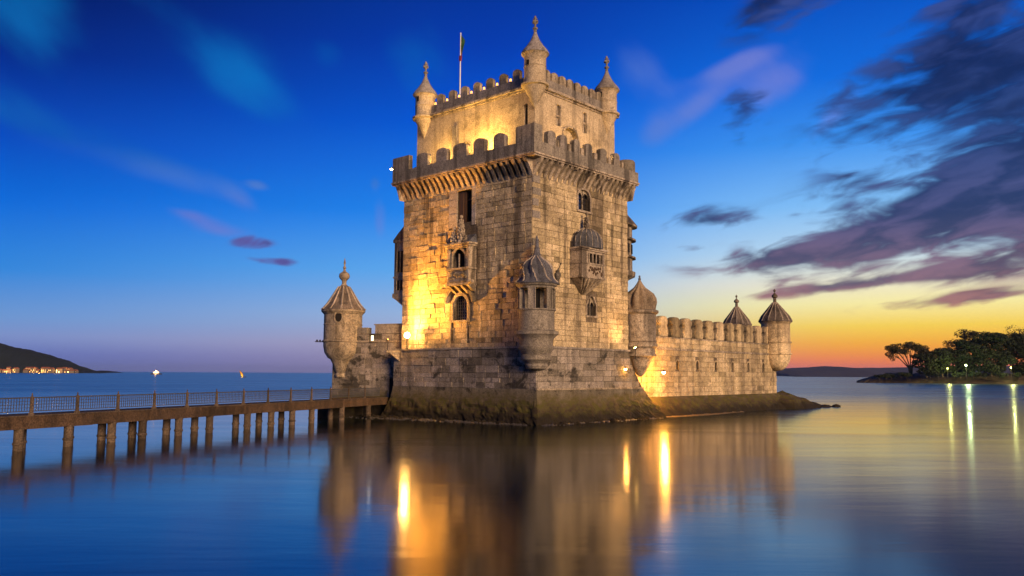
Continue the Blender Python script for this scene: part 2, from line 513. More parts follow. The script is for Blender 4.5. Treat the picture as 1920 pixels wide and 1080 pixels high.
def copy_obj(o, parent=None, **props):
    c = o.copy(); COL.objects.link(c)
    if parent is not None:
        c.parent = parent
    for k, v in props.items():
        c[k] = v
    return c


def copy_tree(o, parent=None):
    c = copy_obj(o, parent)
    for ch in list(o.children):
        copy_tree(ch, c)
    return c


def light(name, kind, loc, power, color, parent=None, radius=.15, aim=None, angle=70, blend=.8, sx=None):
    l = bpy.data.lights.new(name, kind)
    l.energy = power; l.color = color
    if kind in ('POINT', 'SPOT'):
        l.shadow_soft_size = radius
    if kind == 'SPOT':
        l.spot_size = R(angle); l.spot_blend = blend
    o = bpy.data.objects.new(name, l)
    COL.objects.link(o)
    if parent is not None:
        o.parent = parent
    o.location = loc
    if aim is not None:
        o.rotation_euler = (Vector(aim) - Vector(loc)).to_track_quat('-Z', 'Y').to_euler()
    return o


# ------------------------------------------------------------------ water, land, hills
mb = MB()
xs = [-16000, -4000, -1000, -300, 300, 1000, 4000, 16000]
mb.add([(-16000, -600, 0), (16000, -600, 0), (16000, 26000, 0), (-16000, 26000, 0)], [(0, 1, 2, 3)])
mb.build('river_water', M_WATER, kind='structure')


def hill(name, x0, x1, y, depth, prof, m, n=90, seed=1, rough=1.):
    """a ridge from x0 to x1, crest height from prof(t)"""
    r = random.Random(seed)
    vs = []; fs = []; rows = 9
    ph = [r.uniform(0, 6) for _ in range(8)]
    for i in range(n + 1):
        t = i / n; x = x0 + (x1 - x0) * t
        hh = prof(t)
        wob = sum(math.sin(t * k * 9 + ph[k]) / k for k in range(1, 8)) * rough * min(1, hh / 8)
        for j in range(rows):
            u = j / (rows - 1)
            z = (hh + wob * (.5 + u)) * math.sin(min(1, u * 1.25) * math.pi / 2) if u < .8 else (hh + wob) * (1 - (u - .8) * 2)
            z += r.uniform(-.5, .5) * rough * min(1, hh / 10) * (0 < j)
            vs.append((x, y + depth * u, -1 if j == 0 else max(z, -.5)))
    for i in range(n):
        for j in range(rows - 1):
            a = i * rows + j
            fs.append((a, a + rows, a + rows + 1, a + 1))
    b = MB(); b.add(vs, fs)
    return b.build(name, m, kind='structure')


def lerp_prof(pts):
    def f(t):
        for (a, ha), (b, hb) in zip(pts, pts[1:]):
            if t <= b:
                k = (t - a) / (b - a); k = k * k * (3 - 2 * k) * .5 + k * .5
                return ha + (hb - ha) * k
        return pts[-1][1]
    return f


# left headland: 1.6 km off
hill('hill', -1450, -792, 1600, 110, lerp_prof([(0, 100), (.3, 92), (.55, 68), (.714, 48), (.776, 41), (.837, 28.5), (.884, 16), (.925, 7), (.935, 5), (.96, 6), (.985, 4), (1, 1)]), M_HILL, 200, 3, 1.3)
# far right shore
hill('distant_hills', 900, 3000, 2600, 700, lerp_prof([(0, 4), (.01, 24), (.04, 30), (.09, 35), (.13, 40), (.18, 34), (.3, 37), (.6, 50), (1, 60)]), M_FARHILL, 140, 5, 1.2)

# ------------------------------------------------------------------ the fortress, in its own frame
# local +x runs away to the right along the river wall, local +y away to the left along the landward face
FO = Vector((1.8486, 61.3287, 0)); FA = R(47.9)
FM = Matrix.Translation(FO) @ Matrix.Rotation(FA, 4, 'Z')
CAMW = Vector((0, 0, 3.7))


def fort(name, label, category):
    return empty(name, FO, FA, label, category)


def faceL(x, yend):
    """frame of a wall facing -x: s runs from the far end (y = yend) towards the near corner"""
    return Matrix.Translation((x, yend, 0)) @ Matrix.Rotation(-math.pi / 2, 4, 'Z')


def faceR(y, x0):
    """frame of a wall facing -y: s runs from x0 away"""
    return Matrix.Translation((x0, y, 0))


def make_block(seed):
    r = random.Random(seed); b = MB()
    j = lambda a: a + r.uniform(-.012, .012)
    fr = [(j(-.47), j(-1.), j(-.46)), (j(.47), j(-1.), j(-.46)), (j(.47), j(-1.), j(.46)), (j(-.47), j(-1.), j(.46))]
    bk = [(-.495, 0, -.49), (.495, 0, -.49), (.495, 0, .49), (-.495, 0, .49)]
    b.add(fr + bk, [(0, 1, 2, 3), (4, 5, 1, 0), (5, 6, 2, 1), (6, 7, 3, 2), (7, 4, 0, 3)])
    return b


_blocks = {}


def block_mesh(m, k):
    if (m.name, k) not in _blocks:
        _blocks[(m.name, k)] = make_block(k + 11).mesh('stone', m)
    return _blocks[(m.name, k)]


def courses(r, Sl, z0, z1, h, wr, holes, zlimit=None):
    """rows of stones that leave the openings free"""
    out = []; n = max(1, round((z1 - z0) / h)); hs = [r.uniform(.72, 1.3) for _ in range(n)]; k = (z1 - z0) / sum(hs); c = z0
    for i in range(n):
        a = c; c = a + hs[i] * k
        iv = [(0., Sl)]
        for (s0, s1, q0, q1) in holes:
            if q0 < c - .06 and q1 > a + .06:
                nv = []
                for (p, q) in iv:
                    if s1 <= p or s0 >= q:
                        nv.append((p, q))
                    else:
                        if s0 > p: nv.append((p, s0))
                        if s1 < q: nv.append((s1, q))
                iv = nv
        for (p, q) in iv:
            x = p
            while q - x > .08:
                w = r.uniform(*wr)
                if q - x - w < wr[0] * .6:
                    w = q - x
                out.append((x, x + w, a, c)); x += w
    return out


def lay_stones(thing, jobs, limit=290):
    """jobs: (wall object, frame, stones, material, mean proud). The stones that show largest are parts of their own."""
    allst = []
    for (wall, M, sts, m, proud) in jobs:
        for st in sts:
            p = FM @ (M @ Vector(((st[0] + st[1]) / 2, 0, (st[2] + st[3]) / 2)))
            d = (p - CAMW).length
            allst.append(((st[1] - st[0]) * (st[3] - st[2]) / d / d, wall, M, st, m, proud))
    allst.sort(key=lambda q: -q[0])
    rest = {}
    for i, (_, wall, M, st, m, proud) in enumerate(allst):
        pr = max(.008, rnd.gauss(proud, proud * .45))
        T = M @ Matrix.Translation(((st[0] + st[1]) / 2, 0, (st[2] + st[3]) / 2))
        T = T @ Matrix.Diagonal((st[1] - st[0], pr, st[3] - st[2], 1))
        if i < limit:
            o = bpy.data.objects.new('stone', block_mesh(m, rnd.randrange(6)))
            COL.objects.link(o); o.parent = wall; o.matrix_local = T
        else:
            b = rest.setdefault(wall.name, (MB(), wall, m))[0]
            b.M = T; b.t = rnd.random()
            src = make_block(rnd.randrange(6))
            b.add(src.v, src.f)
    for b, wall, m in rest.values():
        b.build('stonework', m, wall, kind='stuff')


def wall_panel(b, M, Sl, z0, z1, holes, depth=.5):
    """a wall face with true openings and their reveals"""
    b.M = M
    ss = sorted({0., Sl} | {h[0] for h in holes} | {h[1] for h in holes})
    zs = sorted({z0, z1} | {h[2] for h in holes} | {h[3] for h in holes})
    for s0, s1 in zip(ss, ss[1:]):
        for a, c in zip(zs, zs[1:]):
            cs, cz = (s0 + s1) / 2, (a + c) / 2
            if any(h[0] < cs < h[1] and h[2] < cz < h[3] for h in holes):
                continue
            b.add([(s0, 0, a), (s1, 0, a), (s1, 0, c), (s0, 0, c)], [(0, 1, 2, 3)])
    for h in holes:
        s0, s1, a, c = h[:4]
        b.add([(s0, 0, a), (s1, 0, a), (s1, 0, c), (s0, 0, c), (s0, depth, a), (s1, depth, a), (s1, depth, c), (s0, depth, c)],
              [(0, 4, 5, 1), (1, 5, 6, 2), (2, 6, 7, 3), (3, 7, 4, 0)])


def arch_pts(s0, s1, zs, zt, pointed=False, n=10):
    """from the right springing over the crown to the left"""
    c = (s0 + s1) / 2; w = (s1 - s0) / 2; hh = zt - zs; pts = []
    for i in range(n + 1):
        th = math.pi * i / n
        x = math.cos(th)
        z = math.sin(th) if not pointed else (1 - abs(x) ** 1.6) ** .8
        pts.append((c + w * x, zs + hh * z))
    return pts


def arch_surround(b, s0, s1, z0, zs, zt, w, y0, y1, pointed=False, hole_top=None, sill=True):
    """stone ring round an arched opening, filled out to the square hole it stands in"""
    inn = [(s1, z0)] + arch_pts(s0, s1, zs, zt, pointed) + [(s0, z0)]
    out = [(s1 + w, z0)] + arch_pts(s0 - w, s1 + w, zs, zt + w, pointed) + [(s0 - w, z0)]
    for (a, c), (d, e) in zip(zip(inn, inn[1:]), zip(out, out[1:])):
        q = [a, c, e, d]
        vs = [(x, y0, z) for x, z in q] + [(x, y1, z) for x, z in q]
        b.add(vs, [(0, 1, 2, 3), (0, 4, 5, 1), (1, 5, 6, 2), (2, 6, 7, 3), (3, 7, 4, 0), (4, 7, 6, 5)])
    # spandrels behind the ring
    top = hole_top if hole_top else zt
    ap = arch_pts(s0, s1, zs, zt, pointed)
    for a, c in zip(ap, ap[1:]):
        b.add([(a[0], y0 + .1, a[1]), (a[0], y0 + .1, top + .02), (c[0], y0 + .1, top + .02), (c[0], y0 + .1, c[1])], [(0, 1, 2, 3)])
    if sill:
        b.box(s0 - w - .06, s1 + w + .06, y0 - .06, y1, z0 - .16, z0)


def window(parent, M, s0, s1, z0, zs, zt, w=.2, pointed=False, lights=1, grid=None, depth=.4, proud=-.07, mat_s=None, sill=True, dark=None, iron=None):
    """window (dark pane) > surround, mullion, lattice"""
    b = MB(M)
    b.add([(s0 - .02, depth, z0), (s1 + .02, depth, z0), (s1 + .02, depth, zt + .02), (s0 - .02, depth, zt + .02)], [(0, 1, 2, 3)])
    win = b.build('window', dark or M_GLASS, parent)
    b = MB(M)
    if zt > zs:
        arch_surround(b, s0, s1, z0, zs, zt, w, proud, .16, pointed, zt, sill)
    else:
        b.box(s0 - w, s0, proud, .16, z0, zt); b.box(s1, s1 + w, proud, .16, z0, zt)
        b.box(s0 - w, s1 + w, proud - .02, .16, zt, zt + w)
        if sill: b.box(s0 - w, s1 + w, proud - .06, .16, z0 - .18, z0)
    b.build('surround', mat_s or M_TRIM, win)
    if lights > 1:
        b = MB(M)
        for i in range(1, lights):
            x = s0 + (s1 - s0) * i / lights
            b.box(x - .05, x + .05, .12, .24, z0, zs)
        if zt > zs:
            hw = (s1 - s0) / lights
            for i in range(lights):
                a, c = s0 + hw * i, s0 + hw * (i + 1)
                ap = arch_pts(a + .04, c - .04, zs - .1, zs + hw * .5, pointed, 8)
                for p, q in zip(ap, ap[1:]):
                    b.add([(p[0], .16, p[1]), (p[0], .16, zt), (q[0], .16, zt), (q[0], .16, q[1])], [(0, 1, 2, 3)])
        b.build('mullion', M_TRIM, win)
    if grid:
        b = MB(M); nx, nz = grid
        for i in range(1, nx):
            x = s0 + (s1 - s0) * i / nx
            b.box(x - .02, x + .02, .27, .31, z0, zt)
        for i in range(1, nz):
            z = z0 + (zt - z0) * i / nz
            b.box(s0, s1, .315, .35, z - .02, z + .02)
        b.build('lattice', iron or M_IRON, win)
    return win


def merlon_mesh(w, h, t, shape='round', m=None, n=8):
    b = MB()
    if shape == 'round':
        k = h * .72
        poly = [(-w / 2, 0), (w / 2, 0), (w / 2, k)] + [(w / 2 * math.cos(math.pi * i / n), k + (h - k) * math.sin(math.pi * i / n)) for i in range(1, n)] + [(-w / 2, k)]
        b.prism_y(poly, 0, t)
    elif shape == 'shield':
        # squat drum below, waist, rounded head
        poly = [(-.42, 0), (.42, 0), (.49, .12), (.5, .28), (.47, .40), (.38, .50), (.37, .58), (.46, .68), (.46, .82), (.36, .94), (.18, 1.), (-.18, 1.), (-.36, .94), (-.46, .82), (-.46, .68),
                (-.37, .58), (-.38, .50), (-.47, .40), (-.5, .28), (-.49, .12)]
        q = [(x * w, z * h) for x, z in poly]
        p2 = [(x * .9, .03 * h + z * .95) for x, z in q]
        N = len(q)
        vs = [(x, 0, z) for x, z in p2] + [(x, .14, z) for x, z in q] + [(x, t - .14, z) for x, z in q] + [(x, t, z) for x, z in p2]
        fs = [tuple(range(N)), tuple(range(4 * N - 1, 3 * N - 1, -1))]
        for L_ in range(3):
            fs += [(L_ * N + i, (L_ + 1) * N + i, (L_ + 1) * N + (i + 1) % N, L_ * N + (i + 1) % N) for i in range(N)]
        b.add(vs, fs)
    return b.mesh('merlon', m or M_GREYST)


def place(name, me, parent, T, **props):
    o = bpy.data.objects.new(name, me); COL.objects.link(o)
    if parent is not None: o.parent = parent
    o.matrix_local = T
    for k, v in props.items(): o[k] = v
    return o


# ================================================================== the tower
TX0, TY0, TX1, TY1 = .5, .9, 13.2, 15.8      # plan of the shaft
ZB, ZT = 5.7, 20.15
tower = fort('stone_tower', 'tall square floodlit limestone tower with battlements, balconies and a narrower keep on top', 'tower')
ML, MR = faceL(TX0, TY1), faceR(TY0, TX0)
LL, LR = TY1 - TY0, TX1 - TX0
yl = lambda y: TY1 - y       # left face: s from local y
xr = lambda x: x - TX0

holesL = [(yl(9.05), yl(7.35), 16.0, 18.7), (yl(9.35), yl(7.7), 8.0, 10.0), (yl(9.58), yl(9.36), 6.4, 7.3), (yl(7.74), yl(7.52), 6.4, 7.5)]
skipL = [(yl(10.05), yl(6.9), 15.7, 19.3), (yl(9.75), yl(7.3), 7.9, 10.4), (yl(9.62), yl(9.32), 6.3, 7.5), (yl(7.8), yl(7.46), 6.3, 7.7), (yl(9.4), yl(6.7), 10.3, 15.4)]
holesR = [(xr(6.15), xr(7.75), 17.0, 18.75), (xr(7.3), xr(8.5), 8.45, 10.05)]
skipR = [(xr(6.0), xr(7.9), 16.85, 18.9), (xr(7.15), xr(8.65), 8.3, 10.25), (xr(5.05), xr(8.25), 11.2, 14.2)]
b = MB(); wall_panel(b, ML, LL, ZB - .1, ZT, holesL, .55)
b.M = Matrix.Identity(4)
b.add([(TX0, TY1, ZB - .1), (TX1, TY1, ZB - .1), (TX1, TY1, ZT), (TX0, TY1, ZT)], [(3, 2, 1, 0)])
wl = b.build('wall', M_MORTAR, tower)
b = MB(); wall_panel(b, MR, LR, ZB - .1, ZT, holesR, .55)
b.M = Matrix.Identity(4)
b.add([(TX1, TY0, ZB - .1), (TX1, TY1, ZB - .1), (TX1, TY1, ZT), (TX1, TY0, ZT)], [(0, 1, 2, 3)])
wr = b.build('wall', M_MORTAR, tower)
sl_ = courses(rnd, LL, ZB, 19.15, .45, (.65, 1.35), skipL)
sr_ = courses(rnd, LR, ZB, 19.15, .45, (.65, 1.35), skipR)
lay_stones(tower, [(wl, ML, sl_, M_STONE, .045), (wr, MR, sr_, M_STONE, .04)])

# --- corbel table
prof = [(0, 18.75), (-.10, 18.9), (-.22, 19.15), (-.42, 19.45), (-.60, 19.7), (-.80, 19.86), (-.92, 20.08), (0, 20.08)]
cb = MB(); cb.prism_x(prof, -.15, .15)
cme = cb.mesh('corbel', M_TRIM)
for M, Ln in ((ML, LL), (MR, LR)):
    n = round(Ln / .62)
    for i in range(n + 1):
        s = .1 + (Ln - .2) * i / n
        place('corbel', cme, tower, M @ Matrix.Translation((s, 0, rnd.uniform(-.03, .03))))
cb = MB(Matrix.Identity(4))
# slab that the corbels carry, with a roll moulding under the parapet
for (e, z0, z1) in ((.95, 20.08, 20.2), (1.06, 20.2, 20.34)):
    cb.prism_z([(TX0 - e, TY0 - e), (TX1 + .4, TY0 - e), (TX1 + .4, TY1 + .6), (TX0 - e, TY1 + .6)], z0, z1)
cb.build('terrace_slab', M_TRIM, tower)
# flare under the slab on the hidden sides, seen in profile
cb = MB()
pr = [(0, 18.75), (.12, 19.1), (.3, 19.6), (.5, 20.0), (.5, 20.078), (0, 20.078)]
cb.prism_x([(TY1 + a, z) for a, z in pr], TX0 - .6, TX1)
cb.prism_y([(TX1 + a, z) for a, z in pr], TY0 - .6, TY1)
cb.build('rear_cornice', M_TRIM, tower)

# --- terrace parapet and merlons
PX0, PY0, PX1, PY1 = TX0 - 1.0, TY0 - 1.0, TX1 + .3, TY1 + .5
cb = MB(); PT = .42
zp0, zp1 = 20.343, 21.22
cb.box(PX0, PX0 + PT, PY0, PY1, zp0, zp1)
cb.box(PX0 + PT, PX1, PY0, PY0 + PT, zp0, zp1)
cb.box(PX0 + PT, PX1 - PT, PY1 - PT, PY1, zp0, zp1)
cb.box(PX1 - PT, PX1, PY0 + PT, PY1, zp0, zp1)
cb.build('parapet', M_GREYST, tower)


def merl(M, s0, s1, h, t=.42, name='merlon'):
    place(name, merlon_mesh(s1 - s0, h, t, 'round', M_GREYST), tower, M @ Matrix.Translation(((s0 + s1) / 2, 0, zp1)))


MPL, MPR = faceL(PX0, PY1), faceR(PY0, PX0)
pl = lambda y: PY1 - y
for y0, y1 in ((13.15, 11.75), (10.7, 9.4), (8.65, 7.1), (6.3, 5.1), (4.1, 2.95)):
    merl(MPL, pl(y0), pl(y1), 1.16)
for x0, x1 in ((1.15, 2.1), (2.65, 3.5), (4.35, 5.15), (5.95, 6.8), (7.9, 8.8), (9.85, 10.7)):
    merl(MPR, x0 - PX0, x1 - PX0, 1.12)
# bigger corner blocks
cb = MB()
cb.M = Matrix.Identity(4)
cb.box(PX0, PX0 + PT, PY0, 1.75, zp1 + .004, 22.5); cb.box(PX0 + PT, .45, PY0, PY0 + PT, zp1 + .004, 22.5)
cb.build('corner_merlon', M_GREYST, tower)
cb = MB(); cb.box(PX0, PX0 + PT, 14.15, PY1, zp1 + .004, 22.5); cb.box(PX0 + PT, PX0 + 1.6, PY1 - PT, PY1, zp1 + .004, 22.5)
cb.build('corner_merlon', M_GREYST, tower)
cb = MB(); cb.lathe([(.8, zp1 - .9), (.8, 22.1), (.7, 22.25)], 20, (PX1 - .72, PY0 + .8)); cb.build('corner_merlon', M_GREYST, tower, True)
# far-side merlons
for i in range(6):
    place('merlon', merlon_mesh(1.2, 1.12, .42, 'round', M_GREYST), tower, Matrix.Translation((2.5 + i * 1.95, PY1 - .42, zp1)))
# carved shields in the gaps of the river side
for i, x in enumerate((2.37, 3.92, 5.55, 7.35, 9.32, 11.3)):
    b = MB(MPR); s = x - PX0
    b.prism_y([(s - .2, zp1 + .02), (s - .05, zp1 - .28), (s + .2, zp1 + .02), (s + .2, zp1 + .55), (s - .2, zp1 + .55)], .05, .3)
    b.build('carved_shield', M_TRIM, tower)

# --- the keep on top
KX0, KY0, KX1, KY1 = 1.8, 1.8, 12.65, 15.75
KZ0, KZ1 = 20.343, 26.3
MKL, MKR = faceL(KX0, KY1), faceR(KY0, KX0)
kl = lambda y: KY1 - y; kx = lambda x: x - KX0
hKL = [(kl(9.9), kl(8.9), KZ0, 23.2), (kl(7.9), kl(6.9), KZ0, 23.0), (kl(2.95), kl(2.55), 23.4, 25.1)]
hKR = [(kx(4.5), kx(5.0), 23.8, 25.6), (kx(8.05), kx(8.6), 24.0, 25.8), (kx(5.35), kx(7.25), KZ0, 24.0)]
b = MB(); wall_panel(b, MKL, KY1 - KY0, KZ0, KZ1, hKL, .5); wall_panel(b, MKR, KX1 - KX0, KZ0, KZ1, hKR, .5)
b.M = Matrix.Identity(4)
b.add([(KX1, KY0, KZ0), (KX1, KY1, KZ0), (KX1, KY1, KZ1), (KX1, KY0, KZ1), (KX0, KY1, KZ0), (KX0, KY1, KZ1)], [(0, 1, 2, 3), (1, 4, 5, 2)])
b.add([(KX0, KY0, KZ1), (KX1, KY0, KZ1), (KX1, KY1, KZ1), (KX0, KY1, KZ1)], [(0, 1, 2, 3)])
keep = b.build('keep', M_KEEP, tower)
for s0, s1, zs, zt in ((kl(9.9), kl(8.9), 22.6, 23.2), (kl(7.9), kl(6.9), 22.4, 23.0)):
    b = MB(MKL); arch_surround(b, s0, s1, KZ0, zs, zt, .14, -.05, .3, False, zt, False); b.build('door_arch', M_TRIM, keep)
    b = MB(MKL); b.box(s0, s1, .42, .5, KZ0, zt); b.build('door', M_WOOD, keep)
b = MB(MKR); arch_surround(b, kx(5.35), kx(7.25), KZ0, 23.1, 24.0, .16, -.06, .3, False, 24.0, False); b.build('door_arch', M_TRIM, keep)
b = MB(MKR); b.box(kx(5.35), kx(7.25), .44, .5, KZ0, 24.0); b.build('door', M_KEEP, keep)
for s0, z0, z1 in ((kx(4.5), 23.8, 25.6), (kx(8.05), 24.0, 25.8)):
    b = MB(MKR)
    b.box(s0, s0 + .5, .25, .3, z0, z1); wn = b.build('window', M_GREYST, keep)
    b = MB(MKR); b.box(s0 - .08, s0 + .02, -.04, .2, z0, z1); b.box(s0 + .48, s0 + .58, -.04, .2, z0, z1); b.box(s0, s0 + .5, .1, .24, (z0 + z1) / 2 - .08, (z0 + z1) / 2 + .08)
    b.build('frame', M_TRIM, wn)
b = MB(MKL); b.box(kl(2.95), kl(2.55), .3, .36, 23.4, 25.1); b.build('window', M_DARK, keep)
# dark tapered slab standing in for a spike-shaped shadow on the landward wall
b = MB(MKL); b.box(kl(11.2), kl(10.35), -.16, .02, 21.2, 24.9, .2, 0); b.build('shadow_slab', M_GREYST, keep)
# string course, parapet, merlons of the keep
b = MB()
for e, z0, z1 in ((.1, 26.18, 26.34), (.3, 26.343, 26.5), (.2, 26.503, 26.62)):
    b.prism_z([(KX0 - e, KY0 - e), (KX1 + e, KY0 - e), (KX1 + e, KY1 + e), (KX0 - e, KY1 + e)], z0, z1)
b.build('string_course', M_TRIM, tower)
b = MB(); KT = .3; z0, z1 = 26.623, 27.35
b.box(KX0, KX0 + KT, KY0, KY1, z0, z1); b.box(KX0 + KT, KX1, KY0, KY0 + KT, z0, z1)
b.box(KX0 + KT, KX1, KY1 - KT, KY1, z0, z1); b.box(KX1 - KT, KX1, KY0 + KT, KY1 - KT, z0, z1)
b.build('parapet', M_GREYST, tower)
kmer = merlon_mesh(.78, .88, .3, 'round', M_GREYST)
kmer2 = merlon_mesh(.82, .8, .3, 'round', M_TRIM)
kmy = [3.35 + i * 1.5 for i in range(8)]
for y in kmy[:7]:
    place('merlon', kmer, tower, MKL @ Matrix.Translation((kl(y + .45), 0, z1)))
for i in range(8):
    place('merlon', kmer2, tower, MKR @ Matrix.Translation((kx(3.3 + i * 1.02), 0, z1)))
for i in range(9):
    place('merlon', kmer, tower, Matrix.Translation((KX0 + 1.4 + i * 1.1, KY1 - KT, z1)))
    place('merlon', kmer, tower, Matrix.Translation((KX1 - KT, KY0 + 1.6 + i * 1.3, z1)) @ Matrix.Rotation(math.pi / 2, 4, 'Z'))


def cross_finial(b, c, z, h):
    x, y = c
    b.lathe([(.16, z), (.10, z + .10 * h), (.21, z + .16 * h), (.22, z + .22 * h), (.08, z + .3 * h), (.07, z + .42 * h), (.13, z + .5 * h), (.17, z + .6 * h), (.13, z + .7 * h), (.06, z + .76 * h),
             (.11, z + .84 * h), (.10, z + .9 * h), (.01, z + h)], 9, c)
    for a in range(4):
        th = a * math.pi / 2
        b.ball((x + .22 * math.cos(th), y + .22 * math.sin(th), z + .6 * h), .085, 1.1, 6)
        b.ball((x + .13 * math.cos(th + .6), y + .13 * math.sin(th + .6), z + .78 * h), .06, 1.1, 5)


def keep_turret(c, dz=0., k=.9, zc=26.3):
    b = MB(); f = lambda pr: [(r * k, z + (dz if z > zc + .3 else 0)) for r, z in pr]
    b.lathe(f([(.06, zc - 1.75), (.2, zc - 1.5), (.6, zc - .8), (1.02, zc - .05), (1.22, zc), (1.25, zc + .14), (1.05, zc + .24), (.97, zc + .28),
               (.97, zc + 1.5), (1.02, zc + 1.55), (.97, zc + 1.62), (.97, zc + 2.35), (1.1, zc + 2.5), (1.2, zc + 2.6)]), 28, c)
    t = b.build('keep_turret', M_KEEP, tower, True)
    b = MB()
    b.lathe(f([(1.24, zc + 2.603), (1.24, zc + 2.7), (1.08, zc + 2.95), (.76, zc + 3.3), (.44, zc + 3.75), (.24, zc + 4.15), (.13, zc + 4.45), (.1, zc + 4.5)]), 28, c)
    b.build('roof', M_TURR, t, True)
    b = MB(); cross_finial(b, c, zc + 4.503 + dz, 1.35); b.build('finial', M_GREYST, t, True)
    b = MB(); b.box(c[0] - k * 1.0, c[0] - k * .9, c[1] - .12, c[1] + .12, zc + 1.5, zc + 1.95); b.build('slit', M_DARK, t)
    return t


keep_turret((1.75, 1.75)); keep_turret((1.85, 14.8), -.42); keep_turret((11.6, 1.85), -.38); keep_turret((11.7, 14.8), -.4)

# --- windows of the shaft
w = window(tower, ML, yl(9.05), yl(7.35), 16.0, 18.7, 18.7, .0, proud=0, sill=False, depth=.54, dark=M_DARK)
for k in range(6):
    zz0 = 15.7 + k * .58
    for sa_, sb_ in ((yl(10.02), yl(9.053)), (yl(7.347), yl(6.9))):
        b = MB(ML); b.box(sa_, sb_, -.06 - .01 * (k % 2), .12, zz0, zz0 + .565); b.build('quoin', M_PALE, w)
for zz0, wd in ((18.3, .8), (17.35, .95), (16.5, .65), (15.55, .85), (13.4, .7)):
    b = MB(MR); b.box(-.02, wd, -.07, .05, zz0, zz0 + .55); b.build('quoin', M_GREYST, wr)
b = MB(ML); b.box(yl(9.05), yl(7.35), -.1, .2, 18.7, 19.0); b.build('lintel', M_TRIM, w)
b = MB(ML)
b.box(yl(9.04), yl(8.5), .12, .22, 16, 18.69); b.box(yl(8.47), yl(8.3), .2, .5, 16, 18.69); b.box(yl(7.7), yl(7.36), .3, .4, 16, 18.69); b.box(yl(8.3), yl(7.7), .35, .42, 17.9, 18.0)
b.build('shutter', M_WOOD, w)
window(tower, ML, yl(9.35), yl(7.7), 8.0, 9.15, 10.0, .28, lights=1, grid=(7, 8), depth=.5, proud=-.12, iron=M_TRIM)
window(tower, MR, xr(6.15), xr(7.75), 17.0, 18.1, 18.75, .16, lights=2, grid=(4, 5), depth=.45)
window(tower, MR, xr(7.3), xr(8.5), 8.45, 9.3, 10.05, .14, lights=2, pointed=True, depth=.4, grid=None)
for (sa_, sb_, a, c) in holesL[2:]:
    b = MB(ML); b.add([(sa_, .45, a), (sb_, .45, a), (sb_, .45, c), (sa_, .45, c)], [(0, 1, 2, 3)])
    sw = b.build('loophole', M_DARK, tower)
    b = MB(ML); m_ = (sa_ + sb_) / 2
    b.add([(sa_ - .02, -.05, c - .3), (m_, -.05, c + .02), (sa_ - .02, -.05, c + .04), (sb_ + .02, -.05, c - .3), (sb_ + .02, -.05, c + .04)], [(0, 1, 2), (3, 4, 1)])
    b.box(sa_ - .08, sa_ - .01, -.08, .05, a - .1, c + .1); b.box(sb_ + .01, sb_ + .08, -.08, .05, a - .1, c + .1)
    b.build('surround', M_TRIM, sw)

# hood arch above the lower window of the landward face
b = MB(ML)
ap = arch_pts(yl(10.0), yl(7.1), 9.4, 10.6, False, 16); ap2 = arch_pts(yl(10.25), yl(6.85), 9.4, 10.86, False, 16)
for (p, q), (p2, q2) in zip(zip(ap, ap[1:]), zip(ap2, ap2[1:])):
    vs = [(v[0], y, v[1]) for y in (-.3, .02) for v in (p, q, q2, p2)]
    b.add(vs, [(0, 1, 2, 3), (0, 4, 5, 1), (2, 6, 7, 3), (1, 5, 6, 2), (3, 7, 4, 0)])
b.build('hood_mould', M_TRIM, tower)

# --- landward loggia balcony
bal = MB(ML); s0, s1 = yl(9.3), yl(6.75); OUT = -.95
bal.box(s0, s1, OUT, .02, 10.75, 10.95)
bal.box(s0 + .06, s1 - .06, OUT + .05, .02, 10.953, 12.0)
bal.box(s0 - .05, s1 + .05, OUT - .05, .02, 12.003, 12.16)
# corner piers and cheeks
for a, c in ((s0 + .04, s0 + .3), (s1 - .3, s1 - .04)):
    bal.box(a, c, OUT + .04, OUT + .34, 12.163, 13.75)
    bal.box(a + .04, c - .04, OUT + .34, .02, 12.163, 13.75)
balo = bal.build('loggia', M_TRIM, tower)
b = MB(ML)
b.box(s0 - .18, s1 + .18, OUT - .18, .02, 14.02, 14.16); b.box(s0 - .08, s1 + .08, OUT - .08, .02, 13.86, 14.017); b.box(s0 + .02, s1 - .02, OUT + .02, .02, 13.753, 13.857)
b.build('cornice', M_TRIM, balo)
b = MB(ML @ Matrix.Translation((0, OUT + .08, 0))); arch_surround(b, s0 + .52, s1 - .52, 12.163, 13.1, 13.72, .2, 0, .18, True, 13.75, False); b.build('arch', M_TRIM, balo)
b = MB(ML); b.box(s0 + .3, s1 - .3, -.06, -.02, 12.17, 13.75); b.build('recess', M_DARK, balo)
b = MB(ML); c_ = (s0 + s1) / 2; b.box(c_ - .05, c_ + .05, OUT + .14, OUT + .24, 12.163, 13.3); b.build('colonnette', M_TRIM, balo)
# carved panel
b = MB(ML)
r2 = random.Random(4)
for k in range(16):
    x = s0 + .25 + (s1 - s0 - .5) * (k + .5) / 16; z = 11.45 + r2.uniform(-.22, .22)
    b.ball((x, OUT + .05, z), r2.uniform(.06, .13), r2.uniform(1, 2.2), 6)
b.box(s0 + .15, s1 - .15, OUT, OUT + .05, 11.88, 11.96); b.box(s0 + .15, s1 - .15, OUT, OUT + .05, 11.0, 11.07)
b.build('carved_panel', M_TRIM, balo)
for s in (s0 + .2, c_ - .35, c_ + .35, s1 - .2):
    b = MB(ML); b.prism_x([(.01, 10.1), (-.2, 10.25), (-.55, 10.5), (OUT, 10.74), (.01, 10.74)], s - .13, s + .13); b.build('bracket', M_TRIM, balo)
b = MB(ML); b.tube([(s1 - .05, OUT + .1, 10.85), (s1 + .5, OUT - .1, 10.92)], .12, .09, 7); b.ball((s1 + .55, OUT - .12, 10.93), .17, 1, 8); b.build('gargoyle', M_TRIM, balo)
